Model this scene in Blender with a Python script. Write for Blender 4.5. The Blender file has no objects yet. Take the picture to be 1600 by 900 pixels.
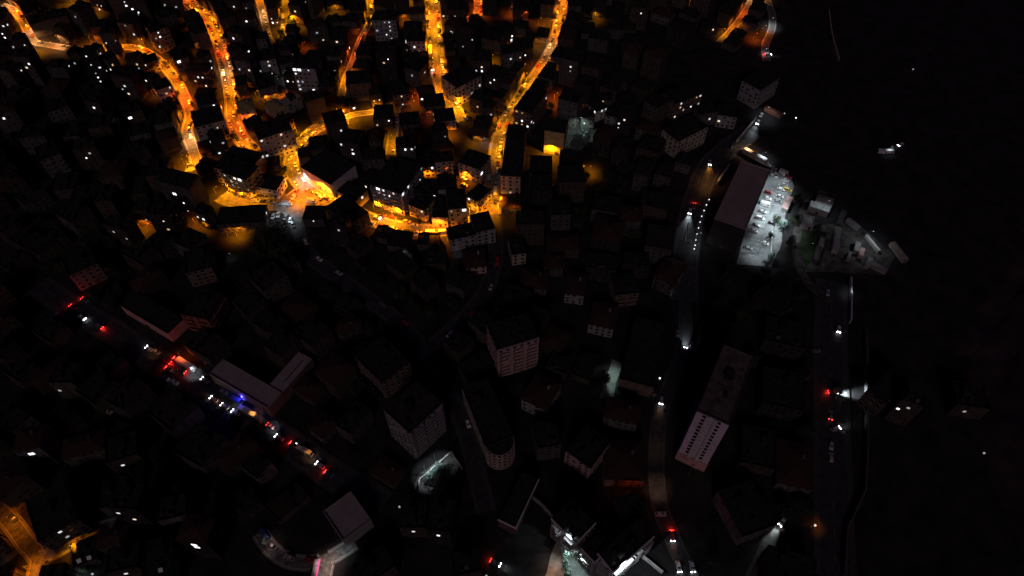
import bpy, math, random
from mathutils import Vector, Matrix
R = random.Random(11)
scene = bpy.context.scene
col = scene.collection
# ---------------------------------------------------------------- camera
CAM_H, DEP, FOC = 280.0, math.radians(52.4), 1067.0
cam_d = bpy.data.cameras.new('camera'); cam_d.lens = 24.0; cam_d.sensor_width = 36.0
cam_d.clip_start = 1.0; cam_d.clip_end = 8000
cam = bpy.data.objects.new('camera', cam_d); col.objects.link(cam)
cam.location = (0, 0, CAM_H); cam.rotation_euler = (math.pi/2 - DEP, 0, 0)
scene.camera = cam
# ---------------------------------------------------------------- night sky, faint moon
SUN_EL, SUN_AZ = math.radians(35), math.radians(188)
w = bpy.data.worlds.new('World'); scene.world = w; w.use_nodes = True
nt = w.node_tree; bg = nt.nodes['Background']
sky = nt.nodes.new('ShaderNodeTexSky'); sky.sky_type = 'NISHITA'; sky.sun_disc = False
sky.sun_elevation = SUN_EL; sky.sun_rotation = SUN_AZ
tint = nt.nodes.new('ShaderNodeMix'); tint.data_type = 'RGBA'; tint.blend_type = 'MULTIPLY'
tint.inputs['Factor'].default_value = 1.0
tint.inputs[7].default_value = (0.62, 0.008, 0.62, 1)
nt.links.new(sky.outputs[0], tint.inputs[6]); nt.links.new(tint.outputs[2], bg.inputs['Color'])
bg.inputs['Strength'].default_value = 0.0048
sd = bpy.data.lights.new('moon', 'SUN'); sd.energy = 0.19; sd.angle = math.radians(12); sd.color = (1.0, 0.84, 0.82)
so = bpy.data.objects.new('moon', sd); col.objects.link(so)
# direction the light comes from: azimuth clockwise from +Y
dv = Vector((math.sin(SUN_AZ)*math.cos(SUN_EL), math.cos(SUN_AZ)*math.cos(SUN_EL), math.sin(SUN_EL)))
so.rotation_euler = dv.to_track_quat('Z', 'Y').to_euler(); so.location = dv*900
scene.view_settings.view_transform = 'Standard'; scene.view_settings.look = 'None'
scene.view_settings.exposure = 0.0; scene.view_settings.gamma = 1.0
scene.cycles.max_bounces = 3; scene.cycles.diffuse_bounces = 2; scene.cycles.glossy_bounces = 2
scene.cycles.use_denoising = True
# ---------------------------------------------------------------- photograph pixel <-> world
cd, sn = math.cos(DEP), math.sin(DEP)
def P(px, py, z=0.0):
    a, b = (px-800)/FOC, (450-py)/FOC
    d = Vector((a, cd + b*sn, -sn + b*cd))
    t = (z-CAM_H)/d.z
    return Vector((d.x*t, d.y*t, z))
def proj(p):
    y, z = p[1], p[2]-CAM_H
    dep = y*cd - z*sn; up = y*sn + z*cd
    return (800 + FOC*p[0]/dep, 450 - FOC*up/dep)
# ---------------------------------------------------------------- materials
def mat(name, c, rough=.8, noise=.25, nscale=.6, emis=None, es=0, metal=0, bump=0, c2=None, lum_sample=True, spec=.3):
    m = bpy.data.materials.new(name); m.use_nodes = True
    t = m.node_tree; b = t.nodes['Principled BSDF']
    b.inputs['Roughness'].default_value = rough; b.inputs['Metallic'].default_value = metal
    b.inputs['Specular IOR Level'].default_value = spec
    b.inputs['Base Color'].default_value = (*c, 1)
    if noise:
        tc = t.nodes.new('ShaderNodeTexCoord'); n = t.nodes.new('ShaderNodeTexNoise')
        n.inputs['Scale'].default_value = nscale; n.inputs['Detail'].default_value = 5
        n.inputs['Roughness'].default_value = .65
        g = t.nodes.new('ShaderNodeNewGeometry') if c2 is not None else None
        t.links.new((g.outputs['Position'] if g else tc.outputs['Object']), n.inputs['Vector'])
        r = t.nodes.new('ShaderNodeValToRGB')
        lo = c2 if c2 is not None else tuple(v*(1-noise) for v in c)
        hi = c if c2 is not None else tuple(min(1, v*(1+noise)) for v in c)
        r.color_ramp.elements[0].color = (*lo, 1); r.color_ramp.elements[0].position = .36
        r.color_ramp.elements[1].color = (*hi, 1); r.color_ramp.elements[1].position = .64
        t.links.new(n.outputs['Fac'], r.inputs['Fac']); t.links.new(r.outputs['Color'], b.inputs['Base Color'])
        if bump:
            bp = t.nodes.new('ShaderNodeBump'); bp.inputs['Strength'].default_value = bump; bp.inputs['Distance'].default_value = .3
            t.links.new(n.outputs['Fac'], bp.inputs['Height']); t.links.new(bp.outputs['Normal'], b.inputs['Normal'])
    if emis:
        b.inputs['Emission Color'].default_value = (*emis, 1); b.inputs['Emission Strength'].default_value = es
        m.cycles.emission_sampling = 'NONE'
    return m
M = {}
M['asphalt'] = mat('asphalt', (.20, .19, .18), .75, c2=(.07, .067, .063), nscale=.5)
M['asphalt_wet'] = mat('asphalt_dark', (.06, .06, .064), .6, c2=(.025, .025, .028), nscale=.3)  # darker asphalt for unlit roads; the lack of light is in the colour
M['pave'] = mat('pavement', (.24, .22, .2), .85, c2=(.15, .14, .13), nscale=.8)
M['kerb'] = mat('kerbstone', (.5, .49, .47), .8, noise=.2)
M['kerb_dark'] = mat('unlit_kerbstone', (.10, .095, .09), .9, noise=.3)  # kerb darkened along unlit roads, shade put into its colour
M['pave_dark'] = mat('unlit_pavement', (.07, .065, .06), .9, c2=(.04, .038, .036), nscale=.8)  # darkened paving copy that stands in for roads without lamplight
M['paint_unlit'] = mat('unlit_road_paint', (.22, .22, .21), .8, noise=.4, nscale=2)  # road paint toned down in colour so markings look unlit
M['paint'] = mat('road_paint', (.65, .65, .62), .6, noise=.25, nscale=3)
M['ground'] = mat('earth_and_concrete', (.030, .027, .027), .95, c2=(.009, .008, .010), nscale=.09)
M['grass'] = mat('dark_grass', (.05, .075, .035), .95, c2=(.02, .032, .018), nscale=.25)
M['dirt'] = mat('dirt_track', (.12, .11, .10), .95, c2=(.028, .027, .026), nscale=.22)
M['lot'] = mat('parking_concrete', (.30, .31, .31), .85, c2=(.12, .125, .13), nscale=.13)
M['hill'] = mat('hill_soil', (.06, .038, .045), .95, c2=(.016, .011, .016), nscale=.06)
WALLS = {  # a-walls: darkened copies, unlit districts are made dark by colour
 'agrey': mat('wall_unlit_grey', (.08, .076, .077), .9, nscale=.4), 'abeige': mat('wall_unlit_beige', (.095, .08, .068), .9, nscale=.4),
 'awhite': mat('wall_unlit_white', (.12, .112, .11), .85, nscale=.4), 'apink': mat('wall_unlit_pink', (.085, .055, .052), .9, nscale=.4),
 'abrown': mat('wall_unlit_brown', (.07, .05, .042), .9, nscale=.4), 'adark': mat('wall_unlit_dark', (.035, .03, .03), .9, nscale=.4),
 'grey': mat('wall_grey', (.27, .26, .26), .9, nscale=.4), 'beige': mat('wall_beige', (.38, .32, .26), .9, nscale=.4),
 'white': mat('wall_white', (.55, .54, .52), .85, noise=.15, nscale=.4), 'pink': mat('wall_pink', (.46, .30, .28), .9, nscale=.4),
 'brown': mat('wall_brown', (.16, .11, .09), .9, nscale=.4), 'yellow': mat('wall_yellow_lit', (.46, .36, .16), .9, nscale=.4),  # yellow walls: lamplight on the fronts is put into their colour
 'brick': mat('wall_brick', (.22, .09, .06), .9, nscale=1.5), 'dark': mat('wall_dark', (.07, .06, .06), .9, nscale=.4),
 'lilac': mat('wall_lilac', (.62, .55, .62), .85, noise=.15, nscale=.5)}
ROOFS = {
 'tar': mat('roof_tar', (.022, .021, .021), .95, noise=.5, nscale=.5), 'tile': mat('roof_tile', (.05, .021, .016), .9, noise=.4, nscale=2),
 'screed': mat('roof_screed', (.10, .08, .078), .9, noise=.45, nscale=.3), 'metal': mat('roof_white_metal', (.42, .43, .43), .6, noise=.15, nscale=.6),
 'brown': mat('roof_brown_membrane', (.31, .245, .235), .9, noise=.12, nscale=.08), 'moss': mat('roof_moss', (.03, .032, .018), .95, noise=.4, nscale=.4),
 'pale': mat('roof_pale', (.31, .26, .255), .85, noise=.15, nscale=.3), 'ochre': mat('roof_ochre', (.35, .25, .12), .9, noise=.2, nscale=.4)}
M['glass'] = mat('window_dark_glass', (.016, .017, .02), .25, noise=0, spec=.5)
M['glass2'] = mat('window_dim_glass', (.035, .032, .032), .4, noise=0, spec=.3)
M['frame'] = mat('window_frame', (.45, .44, .42), .6, noise=0)
M['lit'] = mat('window_lit_white', (.6, .6, .6), .5, noise=0, emis=(.93, .95, 1.0), es=1.7)
M['lit2'] = mat('window_lit_soft', (.6, .6, .6), .5, noise=0, emis=(.93, .94, 1.0), es=.8)
M['litw2'] = mat('window_lit_amber', (.6, .5, .4), .5, noise=0, emis=(1.0, .62, .3), es=.6)
M['litw'] = mat('window_lit_warm', (.6, .5, .4), .5, noise=0, emis=(1.0, .82, .62), es=1.0)
M['litd'] = mat('window_lit_dim', (.4, .4, .4), .5, noise=0, emis=(.85, .85, .9), es=.38)
M['litpink'] = mat('window_lit_pink', (.5, .3, .3), .5, noise=0, emis=(1, .5, .45), es=.7)
M['door'] = mat('door_paint', (.1, .06, .04), .6, noise=.2, nscale=3)
M['metal'] = mat('galvanised_metal', (.3, .3, .3), .5, metal=.6, noise=.2, nscale=4)
M['tank'] = mat('tank_metal', (.4, .4, .41), .4, metal=.5, noise=.1, nscale=3)
M['bark'] = mat('bark', (.06, .045, .03), .95, nscale=4)
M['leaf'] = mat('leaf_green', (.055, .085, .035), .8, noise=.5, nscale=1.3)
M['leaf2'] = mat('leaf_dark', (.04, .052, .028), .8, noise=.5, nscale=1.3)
M['leafg'] = mat('leaf_bluegreen_lit', (.15, .21, .18), .7, noise=.4, nscale=1.3)  # leaf colour brightened for lamplit trees, light put into the colour
M['tyre'] = mat('tyre_rubber', (.02, .02, .02), .9, noise=.2)
M['head_on'] = mat('headlight_on', (.8, .8, .8), .3, noise=0, emis=(.95, .97, 1), es=24)
M['head_off'] = mat('headlight_glass', (.6, .6, .62), .2, noise=0)
M['tail_on'] = mat('tail_light_on', (.5, .02, .02), .3, noise=0, emis=(1, .03, .02), es=10)
M['tail_off'] = mat('tail_light_glass', (.3, .02, .02), .3, noise=0)
M['amber'] = mat('amber_light', (.5, .3, .02), .3, noise=0, emis=(1, .35, .05), es=6)
M['neon'] = mat('pink_sign_light', (.5, .05, .2), .3, noise=0, emis=(1, .12, .4), es=.8)
M['blueb'] = mat('blue_beacon', (.1, .1, .5), .3, noise=0, emis=(.1, .12, 1), es=5)
CARS = {n: mat('car_paint_'+n, c, .3, noise=.06, nscale=2, spec=.6) for n, c in dict(
 white=(.72, .72, .72), silver=(.42, .43, .44), grey=(.17, .17, .18), black=(.02, .02, .022), red=(.35, .03, .025),
 blue=(.05, .08, .2), yellow=(.7, .5, .12), beige=(.45, .38, .28)).items()}
LC = {'o': (1, .235, .005), 'y': (1, .325, .004), 'r': (1, .14, .008), 'w': (.80, .94, 1.0), 'g': (.72, 1.0, .88), 'p': (1, .7, .6), 'd': (1, .55, .32), 'a': (1, .42, .12)}
LM = {k: mat('lamp_glow_'+k, (.5, .5, .5), .4, noise=0, emis=v, es=9) for k, v in LC.items()}
# ---------------------------------------------------------------- mesh helpers
class MB:
    def __init__(s): s.v = []; s.f = []; s.m = []
    def quad(s, a, b, c, d, m=0):
        n = len(s.v); s.v += [tuple(a), tuple(b), tuple(c), tuple(d)]; s.f.append((n, n+1, n+2, n+3)); s.m.append(m)
    def box(s, cx, cy, z0, sx, sy, sz, m=0, rot=0, bottom=True, taper=1.0):
        n = len(s.v); c, q = math.cos(rot), math.sin(rot)
        for zz, k in ((z0, 1.0), (z0+sz, taper)):
            for ix, iy in ((-1, -1), (1, -1), (1, 1), (-1, 1)):
                x, y = ix*sx/2*k, iy*sy/2*k
                s.v.append((cx + x*c - y*q, cy + x*q + y*c, zz))
        F = [(4, 5, 6, 7), (0, 1, 5, 4), (1, 2, 6, 5), (2, 3, 7, 6), (3, 0, 4, 7)]
        if bottom: F.append((3, 2, 1, 0))
        for f in F: s.f.append(tuple(n+i for i in f)); s.m.append(m)
    def cyl(s, a, b, r0, r1, k=6, m=0, caps=True):
        a, b = Vector(a), Vector(b); d = (b-a).normalized()
        u = d.orthogonal().normalized(); w_ = d.cross(u); n = len(s.v)
        for p, r in ((a, r0), (b, r1)):
            for i in range(k):
                t = 2*math.pi*i/k; s.v.append(tuple(p + (u*math.cos(t) + w_*math.sin(t))*r))
        for i in range(k):
            j = (i+1) % k; s.f.append((n+i, n+j, n+k+j, n+k+i)); s.m.append(m)
        if caps:
            s.f.append(tuple(n+k-1-i for i in range(k))); s.m.append(m); s.f.append(tuple(n+k+i for i in range(k))); s.m.append(m)
    def prism(s, poly, z0, z1, m=0, top=True):
        n = len(s.v); k = len(poly)
        s.v += [(x, y, z0) for x, y in poly] + [(x, y, z1) for x, y in poly]
        for i in range(k):
            j = (i+1) % k; s.f.append((n+i, n+j, n+k+j, n+k+i)); s.m.append(m)
        if top: s.f.append(tuple(n+k+i for i in range(k))); s.m.append(m)
    def mesh(s, name, mats):
        me = bpy.data.meshes.new(name); me.from_pydata(s.v, [], s.f)
        for x in (mats if isinstance(mats, (list, tuple)) else [mats]): me.materials.append(x)
        if any(s.m):
            me.polygons.foreach_set('material_index', s.m)
        me.update(); return me
    def build(s, name, mats, parent=None, kind=None):
        return link(name, s.mesh(name, mats), parent, kind)
def link(name, me, parent=None, kind=None, loc=None, rz=None):
    o = bpy.data.objects.new(name, me); col.objects.link(o)
    if parent is not None: o.parent = parent
    if kind: o['kind'] = kind
    if loc is not None: o.location = loc
    if rz is not None: o.rotation_euler = (0, 0, rz)
    return o
def empty(name, loc, rz=0, label=None, cat=None, group=None):
    o = bpy.data.objects.new(name, None); col.objects.link(o); o.location = loc; o.rotation_euler = (0, 0, rz)
    o.empty_display_size = 1
    if label: o['label'] = label
    if cat: o['category'] = cat
    if group: o['group'] = group
    return o
ORD = ['first', 'second', 'third', 'fourth', 'fifth', 'sixth', 'seventh', 'eighth', 'ninth', 'tenth', 'eleventh', 'twelfth',
       'thirteenth', 'fourteenth', 'fifteenth', 'sixteenth', 'seventeenth', 'eighteenth', 'nineteenth', 'twentieth']
TENS = {20: 'twenty', 30: 'thirty', 40: 'forty', 50: 'fifty', 60: 'sixty'}
def nth(i):
    if i < 20: return ORD[i]
    t, u = divmod(i+1, 10)
    return TENS.get(t*10, 'sixty')[:-1] + 'ieth' if u == 0 else TENS.get(t*10, 'sixty') + '-' + ORD[u-1]
NUM = ['no', 'one', 'two', 'three', 'four', 'five', 'six', 'seven', 'eight', 'nine', 'ten', 'eleven', 'twelve', 'thirteen', 'fourteen', 'fifteen']
# ================================================================ SETTING: ground and roads
g = MB(); N = 24; S = 5000
for i in range(N):
    for j in range(N):
        x0, x1 = -S+2*S*i/N, -S+2*S*(i+1)/N; y0, y1 = -S+2*S*j/N, -S+2*S*(j+1)/N
        g.quad((x0, y0, 0), (x1, y0, 0), (x1, y1, 0), (x0, y1, 0))
g.build('ground', M['ground'], kind='structure')
# name: (label, pixel polyline, carriageway width m, pavement width m, material, markings, vertical-in-picture)
ROADS = {
 'farleft': ('far-left orange street', [(2, 8), (18, 14), (33, 30), (45, 52), (55, 66), (75, 70), (104, 75)], 5.5, 1.2, 'asphalt', 0, 1),
 'leftcurve': ('curved left street', [(138, 74), (165, 75), (205, 74), (232, 84), (255, 102), (272, 122), (284, 142), (297, 178), (292, 205), (302, 235), (306, 258), (290, 262)], 6.5, 1.4, 'asphalt', 0, 1),
 'long': ('long orange street', [(283, -8), (300, 8), (322, 27), (338, 52), (348, 85), (356, 115), (362, 150), (365, 190), (378, 218), (398, 238)], 8, 1.8, 'asphalt', 1, 1),
 'short': ('short top street', [(403, -5), (409, 15), (413, 32), (420, 60), (432, 75)], 5, 1, 'asphalt', 0, 1),
 'fork': ('forked yellow street', [(447, -8), (446, 20), (444, 45), (438, 70), (432, 100), (437, 130), (446, 150)], 5, 1.3, 'asphalt', 0, 1),
 'lane': ('narrow winding lane', [(577, -5), (579, 22), (576, 38), (565, 58), (556, 80), (550, 98), (540, 122), (533, 150)], 4.5, 1, 'asphalt', 0, 1),
 'wide': ('wide straight street', [(674, -8), (677, 20), (679, 60), (683, 95), (690, 130), (704, 162), (722, 190)], 9.5, 1.8, 'asphalt', 1, 1),
 'slant': ('slanting parked street', [(880, -5), (876, 20), (872, 50), (862, 78), (846, 105), (822, 140), (796, 180), (780, 215), (772, 260), (768, 300), (770, 335)], 7.5, 1.8, 'asphalt', 1, 1),
 'ring': ('curved yellow street', [(545, 192), (505, 196), (480, 212), (458, 240), (455, 262), (468, 285), (500, 308), (540, 324), (575, 341), (610, 352), (655, 359), (700, 358), (740, 346), (768, 330)], 8, 1.6, 'asphalt', 1, 0),
 'square': ('square beside the market', [(470, 300), (440, 318), (400, 317), (360, 313), (345, 306)], 9, 1.2, 'asphalt', 0, 0),
 'upper': ('hidden yellow lane', [(520, 193), (548, 180), (575, 176), (600, 172), (618, 162)], 5, 1, 'asphalt', 0, 0),
 'redlane': ('short red lane', [(632, 150), (620, 165), (617, 185), (613, 215), (610, 242)], 6, 1.2, 'asphalt', 0, 1),
 'top': ('far top street', [(745, -8), (748, 10), (744, 25), (728, 30)], 7, 1, 'asphalt', 0, 1),
 'hill': ('orange hill street', [(1178, -6), (1160, 25), (1140, 50), (1124, 66)], 5, 1, 'asphalt', 0, 1),
 'hillb': ('white-lit hill bend', [(1196, -6), (1206, 20), (1206, 45), (1196, 70), (1198, 95)], 5, 1, 'asphalt', 0, 1),
 'high': ('unlit highway', [(1175, 205), (1135, 235), (1108, 262), (1092, 300), (1078, 350), (1070, 420), (1070, 470)], 13, .8, 'asphalt_wet', 2, 1),
 'low': ('narrow lower highway', [(1070, 465), (1070, 530), (1052, 590), (1034, 640), (1026, 700), (1029, 780), (1050, 840), (1080, 905)], 6, .6, 'asphalt_wet', 0, 1),
 'jam': ('traffic jam road', [(60, 445), (115, 482), (180, 520), (240, 562), (300, 595), (350, 628), (400, 658), (450, 692), (510, 735), (600, 790)], 9, 2, 'asphalt_wet', 1, 0),
 'botleft': ('bottom-left orange road', [(-10, 790), (16, 815), (42, 850), (60, 872), (52, 910)], 7.5, 1.5, 'asphalt', 0, 1),
 'botarm': ('bottom-left yellow branch', [(60, 872), (95, 858), (125, 838), (150, 828), (190, 818)], 6, 1.2, 'asphalt', 0, 0),
 'botmid': ('bottom-centre lane', [(405, 832), (424, 858), (450, 876), (485, 880), (515, 872), (555, 848)], 5.5, 1.2, 'asphalt', 0, 0),
 'botstub': ('bottom-centre stub road', [(508, 878), (500, 912)], 8, 1, 'asphalt', 0, 1),
 'dark': ('dark central lane', [(450, 318), (462, 350), (485, 400), (560, 455), (640, 520), (690, 600), (725, 665), (745, 740), (760, 800)], 6, 1.3, 'asphalt_wet', 0, 1),
 'dark2': ('dark middle lane', [(770, 335), (775, 380), (765, 440), (740, 480), (700, 520), (650, 560)], 6, 1.3, 'asphalt_wet', 0, 1),
 'right': ('far-right dark road', [(1300, 440), (1298, 540), (1300, 650), (1302, 760), (1306, 905)], 12, 2, 'asphalt_wet', 1, 1),
 'track': ('grey dirt track', [(1290, 300), (1268, 312), (1254, 335), (1246, 365), (1244, 395), (1252, 425), (1270, 450), (1300, 470)], 4.5, 0, 'dirt', 0, 1),
}
for _k, _r in list(ROADS.items()):
    if _r[4] == 'asphalt': ROADS[_k] = _r[:2] + ((_r[2]*(.88 if _k in ('jam', 'long', 'slant', 'ring', 'wide', 'square') else .7 if _k == 'botleft' else .8), _r[3]*.85) + _r[4:])
def dense(pts, step=3.0):
    W = [P(*p).xy for p in pts]; n = len(W); out = []
    for i in range(n-1):
        p0, p1, p2, p3 = W[max(0, i-1)], W[i], W[i+1], W[min(n-1, i+2)]
        k = max(2, int((p2-p1).length/step))
        for j in range(k):
            t = j/k
            out.append(0.5*((2*p1) + (-p0+p2)*t + (2*p0-5*p1+4*p2-p3)*t*t + (-p0+3*p1-3*p2+p3)*t**3))
    out.append(W[-1]); return out
RP = {}
for i, (k, r) in enumerate(ROADS.items()):
    pts = dense(r[1]); nrm = []
    for j in range(len(pts)):
        d = (pts[min(j+1, len(pts)-1)] - pts[max(j-1, 0)]).normalized(); nrm.append(Vector((-d.y, d.x)))
    s = [0.0]
    for j in range(1, len(pts)): s.append(s[-1] + (pts[j]-pts[j-1]).length)
    RP[k] = (pts, nrm, s, r[2])
def near_other(p, me, extra=0.0):
    for k, (pts, _, _, wd) in RP.items():
        if k == me: continue
        for q in pts:
            if (q-p).length < wd/2 + extra: return True
    return False
for i, (k, r) in enumerate(ROADS.items()):
    pts, nrm, s, wd = RP[k]; z = .012 + i*.004
    m = MB(); n = len(pts)
    for j in range(n):
        a, b = pts[j]+nrm[j]*wd/2, pts[j]-nrm[j]*wd/2
        m.v += [(a.x, a.y, z), (b.x, b.y, z)]
    for j in range(n-1): m.f.append((2*j+1, 2*j+3, 2*j+2, 2*j)); m.m.append(0)
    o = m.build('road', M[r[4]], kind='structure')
    o['label'] = r[0]
    if r[3]:
        pv = MB(); kb = MB()
        for sg in (-1, 1):
            for j in range(n-1):
                mid = (pts[j]+pts[j+1])/2 + nrm[j]*sg*(wd/2+r[3]/2)
                if near_other(mid, k, .8): continue
                A, B = pts[j]+nrm[j]*sg*(wd/2+.18), pts[j+1]+nrm[j+1]*sg*(wd/2+.18)
                C, D = pts[j+1]+nrm[j+1]*sg*(wd/2+r[3]), pts[j]+nrm[j]*sg*(wd/2+r[3])
                K, L = pts[j]+nrm[j]*sg*wd/2, pts[j+1]+nrm[j+1]*sg*wd/2
                q = [(K, L, B, A)]
                order = (A, B, C, D) if sg < 0 else (D, C, B, A)
                order = tuple(reversed(order))
                pv.prism([(v.x, v.y) for v in order], 0, .13)
                order = (K, L, B, A) if sg < 0 else (A, B, L, K)
                kb.prism([(v.x, v.y) for v in reversed(order)], 0, .15)
        if pv.f:
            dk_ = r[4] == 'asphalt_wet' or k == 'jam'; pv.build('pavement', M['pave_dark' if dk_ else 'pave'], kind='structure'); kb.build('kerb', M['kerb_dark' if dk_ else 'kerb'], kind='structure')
    if r[5]:
        mk = MB()
        offs = [0] if r[5] == 1 else [-wd/6, wd/6, -wd/2+.5, wd/2-.5]
        for of in offs:
            dash = abs(of) < wd/2-1
            for j in range(n-1):
                if dash and j % 3: continue
                if near_other(pts[j], k): continue
                A = pts[j]+nrm[j]*(of+.08); B = pts[j]+nrm[j]*(of-.08)
                C = pts[j+1]+nrm[j+1]*(of-.08); D = pts[j+1]+nrm[j+1]*(of+.08)
                mk.quad(*[(v.x, v.y, z+.004) for v in (B, C, D, A)])
        if mk.f: mk.build('road_marking', M['paint_unlit' if r[4] == 'asphalt_wet' else 'paint'], kind='structure')
def patch(name, poly, m, z, seed=0, step=4):
    rr = random.Random(seed); W = [P(*p).xy for p in poly]; out = []
    for i in range(len(W)):
        a, b = W[i], W[(i+1) % len(W)]; k = max(1, int((b-a).length/step))
        for j in range(k):
            q = a.lerp(b, j/k); out.append((q.x + rr.uniform(-.4, .4)*(step > 3), q.y + rr.uniform(-.4, .4)*(step > 3)))
    mb = MB(); n = len(out); mb.v = [(x, y, z) for x, y in out]; mb.f = [tuple(range(n))]; mb.m = [0]
    me = mb.mesh(name, M[m]); o = link(name, me, kind='structure')
    if me.polygons[0].normal.z < 0: me.flip_normals()
    return o
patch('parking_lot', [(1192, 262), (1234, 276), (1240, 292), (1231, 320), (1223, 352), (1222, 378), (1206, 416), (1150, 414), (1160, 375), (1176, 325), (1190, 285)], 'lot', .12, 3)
patch('yard', [(640, 785), (655, 740), (705, 705), (725, 735), (700, 790)], 'dirt', .014, 4)
patch('yard', [(936, 622), (950, 585), (955, 560), (972, 568), (958, 622)], 'lot', .018, 5)
patch('yard', [(850, 905), (868, 850), (880, 845), (935, 882), (960, 905)], 'lot', .022, 6)
patch('yard', [(1252, 425), (1246, 390), (1262, 352), (1300, 350), (1330, 340), (1400, 400), (1380, 430), (1300, 425)], 'dirt', .008, 7)
patch('lawn', [(1246, 360), (1254, 345), (1280, 348), (1278, 385), (1262, 420), (1248, 400)], 'grass', .0165, 8)
patch('square', [(448, 322), (470, 290), (486, 296), (515, 312), (520, 322), (495, 330), (478, 322), (470, 348), (432, 330), (395, 322), (395, 312), (432, 310), (446, 298)], 'asphalt', .16, 9, 8)
patch('dirt_field', [(1160, 905), (1196, 832), (1224, 818), (1236, 850), (1205, 905)], 'dirt', .026, 10)
pm = MB()
for row in (((1198, 292), (1166, 396), 1), ((1232, 282), (1216, 322), -1)):
    a, b = P(*row[0]).xy, P(*row[1]).xy; d = b-a; n = Vector((-d.y, d.x)).normalized()*5*row[2]
    k = int(d.length/2.9)
    for i in range(k+1):
        q = a+d*i/k; t = d.normalized()*.07
        pm.quad(*[(v.x, v.y, .128) for v in (q-t, q+t, q+t+n, q-t+n)])
pm.build('road_marking', M['paint'], kind='structure')
# terraced hillside on the far right
from mathutils import noise as mn
mb = MB(); NX, NY = 110, 130; hx0, hx1, hy0, hy1 = 190.0, 560.0, 20.0, 420.0
ux = (P(1540, 460).xy - P(1380, 720).xy).normalized(); uv = Vector((ux.y, -ux.x)); h0 = P(1400, 690).xy
for j in range(NY+1):
    for i in range(NX+1):
        x, y = hx0+(hx1-hx0)*i/NX, hy0+(hy1-hy0)*j/NY
        t = (Vector((x, y))-h0).dot(uv) + 7*mn.noise(Vector((x*.02, y*.02, 3))) + 2*mn.noise(Vector((x*.12, y*.12, 9)))
        e = max(0.0, min(1.0, (x-hx0-12)/30, (hx1-x)/40, (y-hy0)/30, (hy1-y)/90))
        q = t/13.0; f = q-math.floor(q); st = math.floor(q)+(0 if f < .85 else (f-.85)/.15)
        z = max(0.0, st)*1.3*e + .5*mn.noise(Vector((x*.07, y*.07, 0)))*e
        mb.v.append((x, y, (min(z, 14) if t > 0 else 0) - .3 + (.55*e if t > 0 else 0)))
for j in range(NY):
    for i in range(NX):
        k = j*(NX+1)+i; mb.f.append((k, k+1, k+NX+2, k+NX+1)); mb.m.append(0)
mb.build('hillside', M['hill'], kind='structure')
# ================================================================ BUILDINGS
BL = []
# dicts: c (center), a (angle), w, d, h, wall, roof, label...
def corners(b):
    u = Vector((math.cos(b['a']), math.sin(b['a']))); v = Vector((-u.y, u.x))
    return [b['c'] + u*sx*b['w']/2 + v*sy*b['d']/2 for sx, sy in ((-1, -1), (1, -1), (1, 1), (-1, 1))]
def B(x1, y1, x2, y2, depth, h, wall='grey', roof='tar', label=None, **kw):
    p, q = P(x1, y1, h).xy, P(x2, y2, h).xy
    u = (q-p); wd = u.length; u.normalize(); v = Vector((-u.y, u.x))
    b = dict(c=(p+q)/2 + v*depth/2, a=math.atan2(u.y, u.x), w=wd, d=depth, h=h, wall=wall, roof=roof, label=label, lit=[], **kw)
    b['co'] = corners(b); BL.append(b); return b
def tower_h(x1, y1, bx, by):   # height from a corner's top and foot pixels
    g0 = P(bx, by).xy; best = None
    for i in range(20, 700):
        h = i/10; d = (P(x1, y1, h).xy - g0).length
        if best is None or d < best[0]: best = (d, h)
    return best[1]
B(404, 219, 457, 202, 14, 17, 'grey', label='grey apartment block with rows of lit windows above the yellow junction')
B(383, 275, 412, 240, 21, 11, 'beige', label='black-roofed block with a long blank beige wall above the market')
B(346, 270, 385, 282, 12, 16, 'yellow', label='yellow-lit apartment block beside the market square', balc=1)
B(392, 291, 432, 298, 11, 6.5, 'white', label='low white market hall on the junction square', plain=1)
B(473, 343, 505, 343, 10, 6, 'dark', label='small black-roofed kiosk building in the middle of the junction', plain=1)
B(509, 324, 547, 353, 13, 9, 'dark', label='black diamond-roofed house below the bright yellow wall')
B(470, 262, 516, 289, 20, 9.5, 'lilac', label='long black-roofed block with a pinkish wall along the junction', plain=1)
B(526, 299, 556, 314, 10, 7, 'yellow', label='low building with a bright yellow-lit strip wall', plain=1)
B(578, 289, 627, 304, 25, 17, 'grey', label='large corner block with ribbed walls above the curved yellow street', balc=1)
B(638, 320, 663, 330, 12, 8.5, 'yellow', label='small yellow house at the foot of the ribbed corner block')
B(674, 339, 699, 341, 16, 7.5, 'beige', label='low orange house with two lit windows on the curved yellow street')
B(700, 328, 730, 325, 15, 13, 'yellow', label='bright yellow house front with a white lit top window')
B(744, 364, 774, 357, 13, 11, 'grey', label='black square-roofed block at the east end of the curved yellow street')
B(703, 376, 743, 367, 9, 9, 'grey', label='black-roofed block just below the yellow house front')
B(680, 254, 707, 252, 9, 11, 'beige', label='orange-lit house with balconies in the inner court', balc=1)
B(655, 262, 679, 260, 9, 8, 'yellow', label='low amber-lit house left of the balconied court house')
B(684, 297, 714, 295, 12, 9, 'grey', label='black-roofed block in the centre of the inner court')
B(646, 303, 682, 304, 12, 9.5, 'dark', label='black-roofed block right of the ribbed corner block')
B(716, 254, 750, 266, 13, 11, 'beige', label='black-roofed house with a triangular orange-lit wall')
B(728, 306, 747, 316, 12, 9, 'grey', label='small grey house beside the slanting stepped facade')
B(748, 319, 763, 300, 5, 7, 'beige', label='narrow building with slanting orange balcony bands', balc=1)
B(782, 275, 813, 277, 44, 16.5, 'beige', label='long black-roofed block along the yellow end of the slanting street')
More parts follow.
